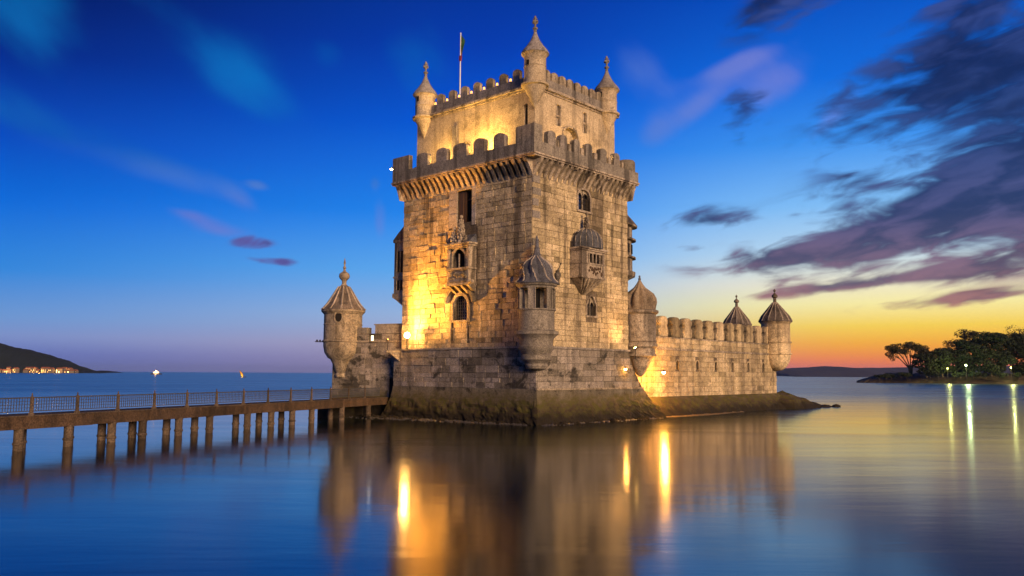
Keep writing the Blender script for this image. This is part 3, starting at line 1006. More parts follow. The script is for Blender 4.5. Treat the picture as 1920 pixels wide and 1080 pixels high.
# small sloping roof and the carved crest
b = MB(ML)
b.add([(s0 - .1, OUT - .1, 14.163), (s1 + .1, OUT - .1, 14.163), (s1 - .15, .01, 14.95), (s0 + .15, .01, 14.95), (s0 - .1, .01, 14.163), (s1 + .1, .01, 14.163)],
      [(0, 1, 2, 3), (0, 3, 4), (1, 5, 2)])
b.build('roof', M_ROOF, balo)


def crest(b, s, y, z, h, r):
    b.lathe([(r * 1.2, z), (r, z + .1 * h), (r * 1.3, z + .16 * h), (r * .8, z + .3 * h), (r * .6, z + .6 * h), (r * .3, z + .85 * h), (.02, z + h)], 7, (s, y))
    k = max(3, int(h / .22))
    for i in range(k):
        zz = z + h * (.2 + .68 * i / k); rr = r * (1.25 - .8 * i / k)
        for a in range(4):
            th = a * math.pi / 2 + .6 * i
            b.ball((s + rr * math.cos(th), y + rr * math.sin(th), zz), .085, 1.2, 5)


b = MB(ML)
crest(b, c_ + .25, OUT + .15, 14.163, 2.25, .26); crest(b, c_ - .55, OUT + .15, 14.163, 1.2, .26); crest(b, c_ - .95, OUT + .15, 14.163, .7, .14)
crest(b, c_ - .15, OUT + .15, 14.163, 1.0, .2); crest(b, c_ + .65, OUT + .15, 14.163, .8, .16)
b.ball((c_ - .55, OUT + .15, 15.4), .16, 1.2, 7); b.ball((c_ + .25, OUT + .15, 16.3), .14, 1.2, 7)
b.build('crest', M_TRIM, balo, True)

# --- river side oriel
s0, s1 = xr(5.15), xr(8.2); OUT = -1.15; c_ = (s0 + s1) / 2
b = MB(MR)
b.box(s0, s1, OUT, .01, 11.45, 12.45)
b.box(s0 - .08, s1 + .08, OUT - .08, .01, 11.32, 11.447); b.box(s0 - .06, s1 + .06, OUT - .06, .01, 12.453, 12.55)
b.box(s0, s0 + .3, OUT, .01, 12.553, 13.5); b.box(s1 - .3, s1, OUT, OUT + .3, 12.553, 13.5); b.box(s1 - .12, s1 - .05, OUT + .3, .01, 12.553, 13.5)
b.box(s0 + .3, s0 + .85, OUT, OUT + .3, 12.553, 13.5)
b.box(s0 + .85, s1 - .3, OUT + .01, OUT + .28, 13.32, 13.5)
ori = b.build('oriel', M_TRIM, tower)
b = MB(MR)
for t_, z in ((0, 11.317), (1, 10.95), (2, 10.58)):
    k = t_ / 3
for i in range(5):
    x = s0 + .06 + (s1 - s0 - .12) * (i + .5) / 5; tgt = c_ + (x - c_) * .22
    hw = (s1 - s0) / 10
    b.add([(x - hw, OUT, 11.317), (x + hw * .82, OUT, 11.317), (x + hw * .82, 0, 11.317), (x - hw, 0, 11.317),
           (tgt - .10, -.12, 10.15), (tgt + .08, -.12, 10.15), (tgt + .08, 0.02, 10.15), (tgt - .10, 0.02, 10.15)],
          [(0, 1, 5, 4), (1, 2, 6, 5), (2, 3, 7, 6), (3, 0, 4, 7), (4, 5, 6, 7)])
    b.tube([(x - .02, OUT - .03, 11.3), ((x + tgt) / 2, OUT * .62 - .05, 10.72), (tgt, -.16, 10.13)], .09, .05, 6)
b.build('bracket', M_TRIM, ori)
b = MB(MR); b.box(s0 - .2, s1 + .22, OUT - .22, .01, 13.62, 13.76); b.box(s0 - .08, s1 + .1, OUT - .1, .01, 13.503, 13.617); b.build('cornice', M_TRIM, ori)
b = MB(MR)
for i in range(4):
    x = s0 + 1.0 + i * .47; b.box(x, x + .09, OUT + .02, OUT + .12, 12.553, 13.32)
b.build('colonnette', M_TRIM, ori)
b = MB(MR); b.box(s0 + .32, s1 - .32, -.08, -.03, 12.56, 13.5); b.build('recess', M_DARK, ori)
b = MB(MR); r2 = random.Random(9)
for k in range(18):
    x = s0 + .9 + (s1 - s0 - 1.1) * (k + .5) / 18; b.ball((x, OUT, 11.95 + r2.uniform(-.3, .3)), r2.uniform(.07, .13), r2.uniform(1, 2), 6)
b.build('carved_panel', M_BROWN, ori)
# ribbed dome
b = MB(MR @ Matrix.Translation((c_, OUT * .45, 0)) @ Matrix.Diagonal((1.02, .72, 1, 1)))
b.lathe([(1.5, 13.763), (1.5, 14.2), (1.42, 14.6), (1.2, 14.98), (.85, 15.22), (.4, 15.36), (.12, 15.42)], 40, lobes=16, amp=[.03] * 5 + [.02, 0])
b.m = 1; b.ribs([(1.5, 13.8), (1.5, 14.2), (1.43, 14.6), (1.22, 14.98), (.87, 15.22), (.42, 15.38)], 16, (0, 0), .05)
b.build('dome', [M_ROOF, M_RIB], ori, True)
b = MB(MR); crest(b, c_ - .2, OUT * .55, 15.35, 1.2, .17); b.ball((c_ - .2, OUT * .55, 16.6), .12, 1.3, 7); b.build('finial', M_TRIM, ori, True)

# --- balcony tower on the far right side, seen in profile
b = MB()
cc = (TX1, 4.0)
def half(b, prof, cy, r_y=1.0):
    b.M = Matrix.Translation((TX1 - .1, cy, 0)) @ Matrix.Diagonal((1.62, r_y, 1, 1))
    b.lathe(prof, 20, (0, 0), a0=-math.pi / 2, a1=math.pi / 2)
half(b, [(.2, 10.9), (.5, 11.3), (1.0, 11.9), (1.45, 12.2), (1.7, 12.35), (1.75, 12.75), (1.5, 12.8), (1.5, 13.9), (1.78, 13.95), (1.78, 14.1), (1.45, 14.15), (1.45, 15.5), (1.8, 15.55),
         (1.8, 15.7), (1.5, 15.75), (1.5, 16.7), (1.9, 16.8), (1.92, 16.95)], 2.35, .8)
ro = b.build('side_balcony', M_TRIM, tower, True)
b = MB(); half(b, [(1.93, 16.953), (1.5, 17.5), (.9, 18.2), (.4, 18.8), (.02, 19.3)], 2.35, .8); b.build('roof', M_TILE, ro, True)
for i in range(5):
    b = MB(Matrix.Translation((TX1 - .1, 2.35, 0)) @ Matrix.Diagonal((1.62, .8, 1, 1)) @ Matrix.Rotation(-1.3 + i * .5, 4, 'Z')); b.box(1.42, 1.52, -.18, .18, 14.4, 15.2); b.build('opening', M_DARK, ro)
# --- bay on the far left side
b = MB()
b.box(.95, 6., TY1 - .02, TY1 + 1.75, 10.75, 15.3)
b.box(.85, 6.1, TY1 - .02, TY1 + 1.85, 15.303, 15.5)
b.box(.88, 6.07, TY1 - .02, TY1 + 1.82, 12.1, 12.25)
bay = b.build('side_bay', M_TRIM, tower)
b = MB(); b.M = Matrix.Identity(4)
b.prism_x([(TY1 - .01, 9.3), (TY1 + .5, 9.6), (TY1 + 1.3, 10.1), (TY1 + 1.9, 10.4), (TY1 + 1.9, 10.747), (TY1 - .01, 10.747)], .9, 6.05); b.build('bracket', M_TRIM, bay)
b = MB(); b.prism_x([(TY1 - .01, 15.503), (TY1 + 1.9, 15.503), (TY1 + 1.2, 16.1), (TY1 - .01, 17.0)], .85, 6.1); b.build('roof', M_TILE, bay)
for z0, z1 in ((12.6, 14.5), (11.0, 11.9)):
    b = MB(); b.box(.93, .945, TY1 + .45, TY1 + 1.3, z0, z1); wn = b.build('window', M_DARK, bay)
    b = MB()
    for a, c in ((TY1 + .36, TY1 + .45), (TY1 + 1.3, TY1 + 1.39), (TY1 + .85, TY1 + .9)): b.box(.86, .94, a, c, z0, z1)
    b.build('frame', M_TRIM, wn)

# ================================================================== the platform it stands on
plat = fort('tower_platform', 'grey limestone platform under the tower, weed-covered footing spreading into the water', 'platform')
PXE, PYE = 11.95, 16.2
plx = lambda z: PXE + 5. * max(0, 1 - z / 5.8) ** 1.54
MPl, MPr = faceL(0, PYE), faceR(0, 0)
ZL = 2.6
b = MB(); wall_panel(b, MPl, PYE, ZL, 5.7, [])
b.build('wall', M_WETJ, plat); pwl = b and COL.objects[-1]
b = MB()
# river face follows the spreading end
zs = [ZL + (5.62 - ZL) * i / 7 for i in range(8)]
for a, c in zip(zs, zs[1:]):
    b.add([(0, 0, a), (plx(a), 0, a), (plx(c), 0, c), (0, 0, c)], [(0, 1, 2, 3)])
    b.add([(plx(a), 0, a), (plx(a), 6, a), (plx(c), 6, c), (plx(c), 0, c)], [(0, 1, 2, 3)])
pwr = b.build('wall', M_WETJ, plat)
b = MB(); b.prism_z([(-.1, -.1), (PXE + .1, -.1), (PXE + .1, 8), (8, PYE + .1), (-.1, PYE + .1)], 5.62, 5.78); b.build('coping', M_GREYST, plat)
stl = courses(rnd, PYE, ZL, 5.6, .5, (.8, 1.7), [])
str_ = []
for st in courses(rnd, 14.2, ZL, 5.6, .5, (.8, 1.7), []):
    lim = plx(st[3]) - .03
    if st[0] < lim - .2:
        str_.append((st[0], min(st[1], lim), st[2], st[3]))
lay_stones(plat, [(pwl, MPl, stl, M_WET, .04), (pwr, MPr, str_, M_WET, .04)])
b = MB(MPr); b.box(-.12, plx(2.6) + .05, -.14, .0, 2.5, 2.64); b.M = MPl; b.build('ledge', M_TRIM, plat)
# footing: sheet that spreads outwards on every side down to the bed
lay = []
for z in (2.6, 2.35, 2.1, 1.85, 1.6, 1.35, 1.1, .85, .6, .4, .2, 0., -.2, -.8):
    k = max(0, (2.6 - z) / 2.6)
    fr = .05 + .42 * k ** 1.6
    lay.append((z, -fr, -fr, plx(max(z, -.6)) + .02, PYE + 1.1 * k ** 1.5))
from mathutils import noise as mnoise
b = MB(); NX, NY = 90, 90; ring = []
def rough(x, y, z, nx, ny):
    k = min(1, max(0, (1.9 - z) / .9))
    q = mnoise.fractal(Vector((x * .9, y * .9, z * 1.6)), .8, 2.2, 4) * .20 * k + max(0, mnoise.noise(Vector((x * 2.3, y * 2.3, z * 4)))) * .12 * k
    return (x - nx * q, y - ny * q, z)
for (z, ax, ay, bx, by) in lay:
    row = [rough(ax, by + (ay - by) * i / NY, z, 1, 0) for i in range(NY)]
    row += [rough(ax + (bx - ax) * i / NX, ay, z, 0, 1) for i in range(NX + 1)]
    row += [rough(bx, ay + (7 - ay) * i / 8, z, 0, 0) for i in range(1, 9)]
    row = [rough(ax + (9 - ax) * (8 - i) / 8, by, z, 0, 0) for i in range(8)] + row
    ring.append(row)
nr = len(ring[0]); b.add([p for row in ring for p in row], [((j) * nr + i, (j + 1) * nr + i, (j + 1) * nr + i + 1, j * nr + i + 1) for j in range(len(ring) - 1) for i in range(nr - 1)])
b.build('footing', M_SCARP, plat)
# pebbles and foam line where the footing meets the water
def scree(name, pts_fn, n, r0, r1, m, parent=None, seed=5, **props):
    r = random.Random(seed); b = MB()
    for _ in range(n):
        x, y, z = pts_fn(r); q = r.uniform(r0, r1)
        vs = [(x + q * math.cos(a) * r.uniform(.7, 1.2), y + q * math.sin(a) * r.uniform(.7, 1.2), z) for a in (0, 1.25, 2.5, 3.8, 5.0)]
        vs += [(x + r.uniform(-.3, .3) * q, y + r.uniform(-.3, .3) * q, z + q * r.uniform(.5, .9)), (x, y, z - q)]
        b.add(vs, [(i, (i + 1) % 5, 5) for i in range(5)] + [((i + 1) % 5, i, 6) for i in range(5)])
    return b.build(name, m, parent, **props)


def pebp(r):
    while True:
        if r.random() < .8:
            t = r.uniform(-.3, 18.2); o = abs(r.gauss(0, .9)) * (.2 + t / 12)
            q = (-.62 - o, t)
        else:
            t = r.uniform(-.4, 15.5); o = abs(r.gauss(0, .3))
            q = (t, -.55 - o)
        if mnoise.noise(Vector((q[0] * .9, q[1] * .9, 0))) + r.uniform(-.25, .25) > .02:
            return FM @ Vector((q[0], q[1], r.uniform(-.09, .01)))


M_PEB = plain('wet_pebbles', (.06, .055, .055), .3, nscale=6, namt=.8, spec=.6)
scree('shore_pebbles', pebp, 2600, .04, .15, M_PEB, kind='stuff')


def rocp(r):
    while True:
        if r.random() < .6:
            t = r.uniform(.5, 18.2); q = (-.45 - abs(r.gauss(0, .5)) * (.2 + t / 10), t)
        else:
            t = r.uniform(.2, 16.); q = (t, -.5 - abs(r.gauss(0, .25)))
        if mnoise.noise(Vector((q[0] * .7, q[1] * .7, 4))) > -.1:
            return FM @ Vector((q[0], q[1], r.uniform(-.12, .02)))


scree('fallen_stones', rocp, 330, .10, .34, M_ROCK, seed=8, kind='stuff')


# --- near corner sentry box: open windows, ribbed bell roof
def sentry_near():
    b = MB(); c = (.1, .1); R0 = 1.32
    b.lathe([(.35, 3.95), (.75, 4.1), (.85, 4.3), (.8, 4.45), (.95, 4.62), (1.15, 4.75), (1.15, 5.05), (1.0, 5.15), (1.12, 5.35), (1.3, 5.55), (1.32, 5.7),
             (1.2, 5.8), (1.22, 6.2), (1.4, 6.45), (1.62, 6.6), (1.62, 6.82), (1.35, 6.9), (R0, 7.0), (R0, 8.3), (R0 + .1, 8.36), (R0 + .1, 8.46)], 36, c)
    t = b.build('sentry_box', M_GREYST, plat, True)
    for i in range(6):
        th = R(204.4 + i * 60)
        b = MB(Matrix.Translation((c[0], c[1], 0)) @ Matrix.Rotation(th, 4, 'Z'))
        b.box(R0 - .3, R0 - .02, -.22, .22, 8.463, 9.98); b.box(R0 - .08, R0 + .05, -.28, -.223, 8.463, 9.98); b.box(R0 - .08, R0 + .05, .223, .28, 8.463, 9.98)
        b.build('pier', M_GREYST, t)
    b = MB(); b.lathe([(R0 - .3, 9.983), (R0 + .02, 9.983), (R0 + .02, 10.12), (R0 + .16, 10.18), (R0 + .22, 10.3), (R0 + .2, 10.32)], 36, c); b.build('ring', M_GREYST, t, True)
    b = MB(); b.lathe([(.25, 8.463), (.25, 9.98)], 12, c); b.build('core', M_DARK, t)
    b = MB()
    b.lathe([(1.62, 10.323), (1.62, 10.4), (1.42, 10.52), (1.2, 10.75), (1.12, 11.05), (1.12, 11.35), (1.02, 11.7), (.78, 12.0), (.5, 12.2), (.3, 12.4), (.24, 12.7), (.2, 13.0),
             (.24, 13.06), (.15, 13.1), (.12, 13.5), (.05, 13.95), (.01, 14.06)], 56, c, lobes=9, amp=[0, .01, .05, .09, .11, .12, .12, .11, .09, .07, .04] + [0] * 6, twist=.3)
    b.m = 1; b.ribs([(1.6, 10.42), (1.44, 10.54), (1.27, 10.76), (1.22, 11.05), (1.23, 11.35), (1.13, 11.7), (.86, 12.0), (.55, 12.2), (.3, 12.42)], 9, c, .075, a0=0., twist=.3)
    b.build('roof', [M_ROOF, M_RIB], t, True)
    # gargoyle figure with a rod, standing on the eave
    d = Vector((.67, -.742, 0))
    p = FM.inverted().to_3x3() @ Vector((1, 0, 0)); x, y = c[0] + p.x * 1.55, c[1] + p.y * 1.55
    b = MB(); b.lathe([(.2, 10.3), (.14, 10.5), (.16, 10.7), (.24, 10.95), (.26, 11.15), (.14, 11.25), (.18, 11.35), (.05, 11.45)], 9, (x, y))
    b.tube([(x, y, 11.3), (x + p.x * .22, y + p.y * .22, 11.85)], .05, .03, 6); b.ball((x + p.x * .22, y + p.y * .22, 11.88), .08, 1, 6)
    b.build('statue', M_GREYST, t, True)


sentry_near()

# ================================================================== river bastion wall
bast = fort('bastion_wall', 'long low fortress wall right of the tower with a row of domed merlons and loopholes', 'fortress wall')
BY, BX0, BX1 = 1.5, 12.0, 43.6
MB_ = faceR(BY, BX0)
LB = BX1 - BX0
loops = []
for x in (22.2, 25.9, 29.6, 33.15, 36.7, 40.3):
    loops.append((x - BX0 - .28, x - BX0 + .28, 4.2, 5.05))
b = MB(); wall_panel(b, MB_, LB, 1.7, 7.2, loops, .5)
b.M = Matrix.Identity(4)
b.add([(BX1, BY, 1.7), (46.5, 9, 1.7), (46.5, 9, 7.2), (BX1, BY, 7.2), (44, 22, 1.7), (44, 22, 7.2)], [(0, 1, 2, 3), (1, 4, 5, 2)])
b.add([(BX0, BY, 7.2), (BX1, BY, 7.2), (BX1 - .3, BY + .75, 7.2), (BX0, BY + .75, 7.2)], [(0, 1, 2, 3)])
bw = b.build('wall', M_MORTAR, bast)
sb = courses(rnd, LB, 1.7, 5.98, .48, (.75, 1.6), [(a - .05, c + .05, d, e) for a, c, d, e in loops]) + courses(rnd, LB, 6.16, 7.1, .47, (.75, 1.6), [])
lay_stones(bast, [(bw, MB_, sb, M_STONE, .04)])
b = MB(); b.box(BX0, BX1 + .1, BY - .13, BY, 5.98, 6.16); b.box(BX0, BX1, BY - .08, BY, 7.1, 7.2); b.build('string_course', M_TRIM, bast)
for a, c, d, e in loops:
    b = MB(MB_); b.add([(a, .48, d), (c, .48, d), (c, .48, e), (a, .48, e)], [(0, 1, 2, 3)])
    lo = b.build('loophole', M_DARK, bast)
    b = MB(MB_); arch_surround(b, a + .02, c - .02, d, d + .55, e, .13, -.07, .1, False, e, False); b.build('surround', M_STONE, lo)
sm = merlon_mesh(1.56, 1.95, .7, 'shield', M_STONE)
for i in range(11):
    x = 20.0 + i * 2.18
    place('merlon', sm, bast, Matrix.Translation((x, BY, 7.2)))
for i in range(5):
    p = Vector((44.2 + i * .55, BY + 1.9 + i * 1.5, 7.2)); place('merlon', sm, bast, Matrix.Translation(p) @ Matrix.Rotation(R(69), 4, 'Z'))
b = MB(); b.box(BX0 + 1, BX1 - .5, BY + .9, 20, 5.2, 5.5); b.build('terrace_floor', M_STONE, bast)
# weedy footing
b = MB(); n = 60
rows = [(1.75, 0., 0), (1.62, -.25, .05), (1.45, -.45, .12), (1.0, -.8, .15), (.55, -1.1, .18), (.1, -1.35, .2), (-.5, -1.7, .2)]
r2 = random.Random(12); vs = []
for i in range(n + 1):
    x = 13.5 + (BX1 + 2.0 - 13.5) * i / n
    for z, o, j in rows:
        k = 1.15 - .35 * i / n
        vs.append((x, BY + (o * k + (r2.uniform(-j, j)) if o else .05), z + r2.uniform(-j, j) * .4))
m_ = len(rows)
b.add(vs, [(i * m_ + j, (i + 1) * m_ + j, (i + 1) * m_ + j + 1, i * m_ + j + 1) for i in range(n) for j in range(m_ - 1)])
b.build('footing', M_SCARP, bast)


def ribbed_finial(b, c, z, r, h):
    b.lathe([(r * .55, z), (r * .5, z + .3 * h), (r, z + .36 * h), (r * .95, z + .5 * h), (r * .45, z + .6 * h), (r * .2, z + .68 * h), (.03, z + .72 * h)], 12, c)
    b.ball((c[0], c[1], z + .84 * h), r * .42, 1.2, 7)
    b.tube([(c[0], c[1], z + .6 * h), (c[0], c[1], z + h)], .035, .02, 5)


# middle turret with a melon dome
def turret_mid():
    c = (14.75, .7); b = MB(Matrix.Translation((c[0], c[1], 0)) @ Matrix.Diagonal((1.16, 1.16, 1, 1)) @ Matrix.Translation((-c[0], -c[1], 0))); T_ = b.M
    b.lathe([(.12, 3.55), (.35, 3.8), (.62, 4.35), (.85, 5.0), (1.0, 5.2), (1.22, 5.3), (1.22, 5.42), (1.08, 5.5), (1.12, 5.95), (1.22, 6.05), (1.3, 6.12), (1.3, 6.38), (1.2, 6.45),
             (1.2, 6.5), (1.28, 6.56), (1.2, 6.62), (1.2, 8.9), (1.32, 8.98), (1.4, 9.08), (1.4, 9.25), (1.25, 9.32)], 32, c)
    t = b.build('turret', M_TRIM, bast, True)
    b = MB(T_)
    b.lathe([(1.16, 9.323), (1.18, 9.42), (1.14, 9.7), (1.16, 10.0), (1.12, 10.35), (.95, 10.75), (.66, 11.05), (.42, 11.3), (.25, 11.6), (.14, 11.85), (.08, 11.95)], 60, c, lobes=11,
            amp=[0, .02, .10, .13, .13, .13, .12, .09, .05, 0, 0])
    b.build('roof', M_MELON, t, True)
    b = MB(); b.ball((c[0], c[1], 12.05), .13, 1.3, 7); b.ball((c[0], c[1], 12.28), .09, 1.3, 7); b.build('finial', M_ROOF, t)


turret_mid()


def cone_turret(parent, c, r, ze, zr, zf, ztip, zlow, rings, ribs=14, name='turret', m=M_STONE, pole=False):
    b = MB()
    pr_ = [(.12, zlow), (r * .45, zlow + .12), (r * .72, zlow + .5), (r * .92, zlow + 1.1), (r, zlow + 1.6)]
    for z in rings:
        pr_ += [(r, z - .1), (r + .14, z - .04), (r + .14, z + .08), (r, z + .14)]
    pr_ = sorted(pr_, key=lambda q: q[1]) if False else pr_
    pr_ += [(r, ze - .25), (r + .12, ze - .12), (r + .22, ze)]
    b.lathe(pr_, 32, c)
    t = b.build(name, m, parent, True)
    b = MB(); H = zr - ze
    b.lathe([(r + .26, ze + .003), (r + .28, ze + .1), (r * .98, ze + .28 * H), (r * .62, ze + .58 * H), (r * .34, ze + .82 * H), (.22, zr)], 56, c, lobes=ribs, amp=[.0, .02, .035, .04, .04, 0])
    b.m = 1; b.ribs([(r + .26, ze + .06), (r * .98, ze + .28 * H), (r * .62, ze + .58 * H), (r * .34, ze + .82 * H), (.24, zr - .05)], ribs, c, .085)
    b.build('roof', [M_TILE, M_RIB], t, True)
    b = MB(); ribbed_finial(b, c, zr + .003, .34 * r / 1.6, ztip - zr); b.build('finial', M_TILE, t, True)
    return t


cone_turret(bast, (43.3, 1.3), 1.58, 9.72, 12.0, 12.3, 13.55, 4.2, (6.1, 7.4))
t5 = cone_turret(bast, (47.6, 8.2), 1.5, 9.75, 12.1, 12.3, 13.6, 4.4, (6.1, 7.4))
# spur of mossy rocks past the end of the wall
def rock(parent_label, loc, sc, seed):
    r = random.Random(seed); b = MB(); n = 9; rr_ = 6; vs = []
    for j in range(rr_ + 1):
        ph = math.pi * j / rr_
        for i in range(n):
            th = 2 * math.pi * i / n; q = 1 + r.uniform(-.2, .2)
            vs.append((math.sin(ph) * math.cos(th) * q, math.sin(ph) * math.sin(th) * q, math.cos(ph) * (1 + r.uniform(-.12, .12))))
    fs = [(j * n + i, (j + 1) * n + i, (j + 1) * n + (i + 1) % n, j * n + (i + 1) % n) for j in range(rr_) for i in range(n)]
    b.M = Matrix.Translation(loc) @ Matrix.Rotation(FA, 4, 'Z') @ Matrix.Diagonal((sc[0], sc[1], sc[2], 1)); b.add(vs, fs)
    o = b.build('rock', M_ROCK); o['label'] = parent_label; o['category'] = 'rock'
    return o


rock('largest mossy rock, directly at the foot of the end turret', FM @ Vector((45.2, 1.6, .1)), (2.9, 2.4, 1.75), 1)
rock('sloping mossy rock beyond the largest rock at the wall end', FM @ Vector((47.6, .9, 0)), (2.6, 1.9, 1.15), 2)
rock('low wet rock halfway along the rock spur', FM @ Vector((49.8, .4, -.1)), (2.0, 1.3, .75), 3)
rock('flat dark rock barely above water near the spur tip', FM @ Vector((52.4, -.4, -.1)), (1.7, .8, .38), 4)
rock('smallest dark rock at the outer tip of the spur', FM @ Vector((54.4, -1., -.06)), (.9, .55, .36), 5)
rock('mossy rock tucked behind the largest one at the wall end', FM @ Vector((46.6, 5.2, .1)), (3.2, 3.6, 1.5), 6)

# wet sand tongue under the river wall
b = MB(); vs = []; n = 40
for i in range(n + 1):
    x = 15.5 + 17 * i / n; t = i / n
    wv = .9 * math.sin(math.pi * min(1, t * 1.15)) ** .8 + .05
    for (o, z) in ((1.2, .16), (.45, .12), (0.1, .05), (-wv, .012), (-wv - .6, -.12)):
        vs.append(FM @ Vector((x, BY - 1.5 + o, z)))
b.add(vs, [(i * 5 + j, (i + 1) * 5 + j, (i + 1) * 5 + j + 1, i * 5 + j + 1) for i in range(n) for j in range(4)])
b.build('sandbank', M_SAND, kind='structure')

# ================================================================== entrance wall on the left, with its turret
P1 = Vector((-9.9, 73.2, 0)); TH = math.pi - R(24)
EM = Matrix.Translation(P1) @ Matrix.Rotation(TH + math.pi, 4, 'Z')   # s runs towards the tower when negative s = left
ent = empty('entrance_wall', P1, TH + math.pi, 'stained brown fortress wall left of the tower, behind the footbridge end', 'fortress wall')
# local frame: +s to the right, y inward; the wall spans s = -7 .. 0
ew = MB(); SE = 7.0
MW = Matrix.Translation((-SE, 0, 0))
wh = [(SE - 3.1, SE - 2.65, 6.55, 7.05)]
wall_panel(ew, MW, SE + .6, -.8, 7.2, wh, .4)
ew.M = Matrix.Identity(4)
ew.add([(-SE, 0, -.8), (-SE, 9, -.8), (-SE, 9, 7.2), (-SE, 0, 7.2)], [(1, 0, 3, 2)])
ew.add([(-SE, 0, 7.2), (.6, 0, 7.2), (.6, .7, 7.2), (-SE, .7, 7.2)], [(0, 1, 2, 3)])
ewo = ew.build('wall', M_WETJ, ent)
_fm = FM; FM = ent.matrix_basis.copy() if False else EM
lay_stones(ent, [(ewo, MW, courses(rnd, SE + .3, 1.6, 7.15, .46, (.6, 1.3), [(wh[0][0] - .03, wh[0][1] + .03, wh[0][2], wh[0][3]), (SE - .95, SE + .05, 1.5, 3.3)]), M_WET, .035)])
FM = _fm
b = MB(MW); b.box(SE - 3.1, SE - 2.65, .3, .36, 6.55, 7.05); b.build('lit_window', E_WIN, ent)
for a, c, h in ((-4.6, -3.35, .55), (-2.5, .3, .75)):
    b = MB(); b.box(a, c, 0, .7, 7.203, 7.203 + h); b.build('merlon', M_GREYST, ent)
b = MB(); b.box(-2.6, .35, -.06, .76, 7.956, 8.05); b.build('coping', M_GREYST, ent)
b = MB(); b.box(-SE, .4, -.12, 0, 6.42, 6.56); b.build('string_course', M_TRIM, ent)
b = MB(); b.box(-.85, -.05, -.05, .02, 1.45, 3.2); dr = b.build('doorway', M_DARK, ent)
b = MB(); b.box(-1.0, -.853, -.1, .02, 1.45, 3.3); b.box(-.047, .1, -.1, .02, 1.45, 3.3); b.box(-1.0, .1, -.12, .02, 3.303, 3.5); b.build('frame', M_TRIM, dr)
b = MB()
c = (-6.1, .2); r = 1.72
b.lathe([(.3, 3.25), (.55, 3.3), (.62, 3.5), (.5, 3.72), (.62, 3.85), (.85, 4.5), (1.05, 4.9), (1.3, 5.05), (1.6, 5.5), (r, 6.1), (r, 6.42), (r + .12, 6.48), (r + .12, 6.6), (r, 6.66),
         (r, 8.0), (r + .05, 8.05), (r, 8.1), (r, 8.95), (r + .12, 9.1), (r + .25, 9.22), (r + .25, 9.33)], 36, c)
te = b.build('turret', M_TRIM, ent, True)
b = MB(); b.lathe([(r + .27, 9.333), (r + .2, 9.45), (1.45, 9.95), (1.05, 10.6), (.7, 11.2), (.5, 11.5), (.35, 11.62), (.3, 11.65)], 64, c, lobes=12, amp=[.0, .02, .035, .05, .05, .04, 0, 0]); b.m = 1; b.ribs([(r + .27, 9.4), (r + .12, 9.5), (1.45, 9.98), (1.05, 10.63), (.7, 11.23), (.5, 11.53)], 12, c, .10); b.build('roof', [M_TILE, M_RIB], te, True)
b = MB(); b.lathe([(.32, 11.653), (.2, 11.8), (.22, 12.1), (.42, 12.3), (.5, 12.5), (.44, 12.75), (.2, 12.92), (.12, 13.0), (.1, 13.2), (.17, 13.3), (.08, 13.42), (.06, 13.6), (.11, 13.7), (.015, 14.2)], 18, c)
b.build('finial', M_TRIM, te, True)
# round eye window facing the river
ev = (EM.inverted() @ CAMW).to_2d() - Vector(c); an = math.atan2(ev.y, ev.x) - R(14)
TT = Matrix.Translation((c[0], c[1], 8.65)) @ Matrix.Rotation(an, 4, 'Z') @ Matrix.Rotation(math.pi / 2, 4, 'Y') @ Matrix.Diagonal((1.25, .9, 1, 1))
b = MB(TT); b.lathe([(.34, r - .1), (.34, r + .02)], 18); ey = b.build('eye_window', M_DARK, te)
b = MB(TT); b.lathe([(.33, r + .0), (.34, r + .07), (.47, r + .07), (.48, r - .05)], 18)
b.f = [f for f in b.f if len(f) == 4]; b.mi = [0] * len(b.f); b.tone = [0] * len(b.f)
b.build('surround', M_TRIM, ey)
b = MB(); b.tube([(c[0] - 1.6, c[1] - .6, 6.5), (c[0] - 2.5, c[1] - .75, 6.52)], .05, .04, 6); b.ball((c[0] - 2.3, c[1] - .72, 6.62), .1, 1, 6); b.ball((c[0] - 2.0, c[1] - .68, 6.62), .09, 1, 6)
b.build('iron_rod', M_IRON, te)

# ================================================================== footbridge
B0 = Vector((-29.1, 21.0, 0)); BD = Vector((.335, .942, 0)).normalized(); B0 = Vector((-23.1, 38., 0)) - BD * 19
BLEN = 19 + 37.6
bang = math.atan2(BD.y, BD.x)
bridge = empty('footbridge', B0, bang, 'long low footbridge on round piles with a grey lattice railing, leading to the tower', 'footbridge')
# local: +x along the bridge, +y to its left (away from the camera), near edge at y = 0
Zd = 1.6
b = MB(); k = 14
for i in range(k):
    b.t = rnd.random(); a = BLEN * i / k
    b.box(a + .01, a + BLEN / k - .01, 0, .35, Zd - .6 + rnd.uniform(-.02, .02), Zd - .03)
b.build('edge_beam', M_BROWN, bridge)
b = MB(); b.box(0, BLEN, 1.45, 1.8, Zd - .6, Zd - .03); b.build('edge_beam', M_BROWN, bridge)
b = MB(); b.box(0, BLEN, -.04, 1.85, Zd - .028, Zd + .03); b.build('deck', M_PILE, bridge)
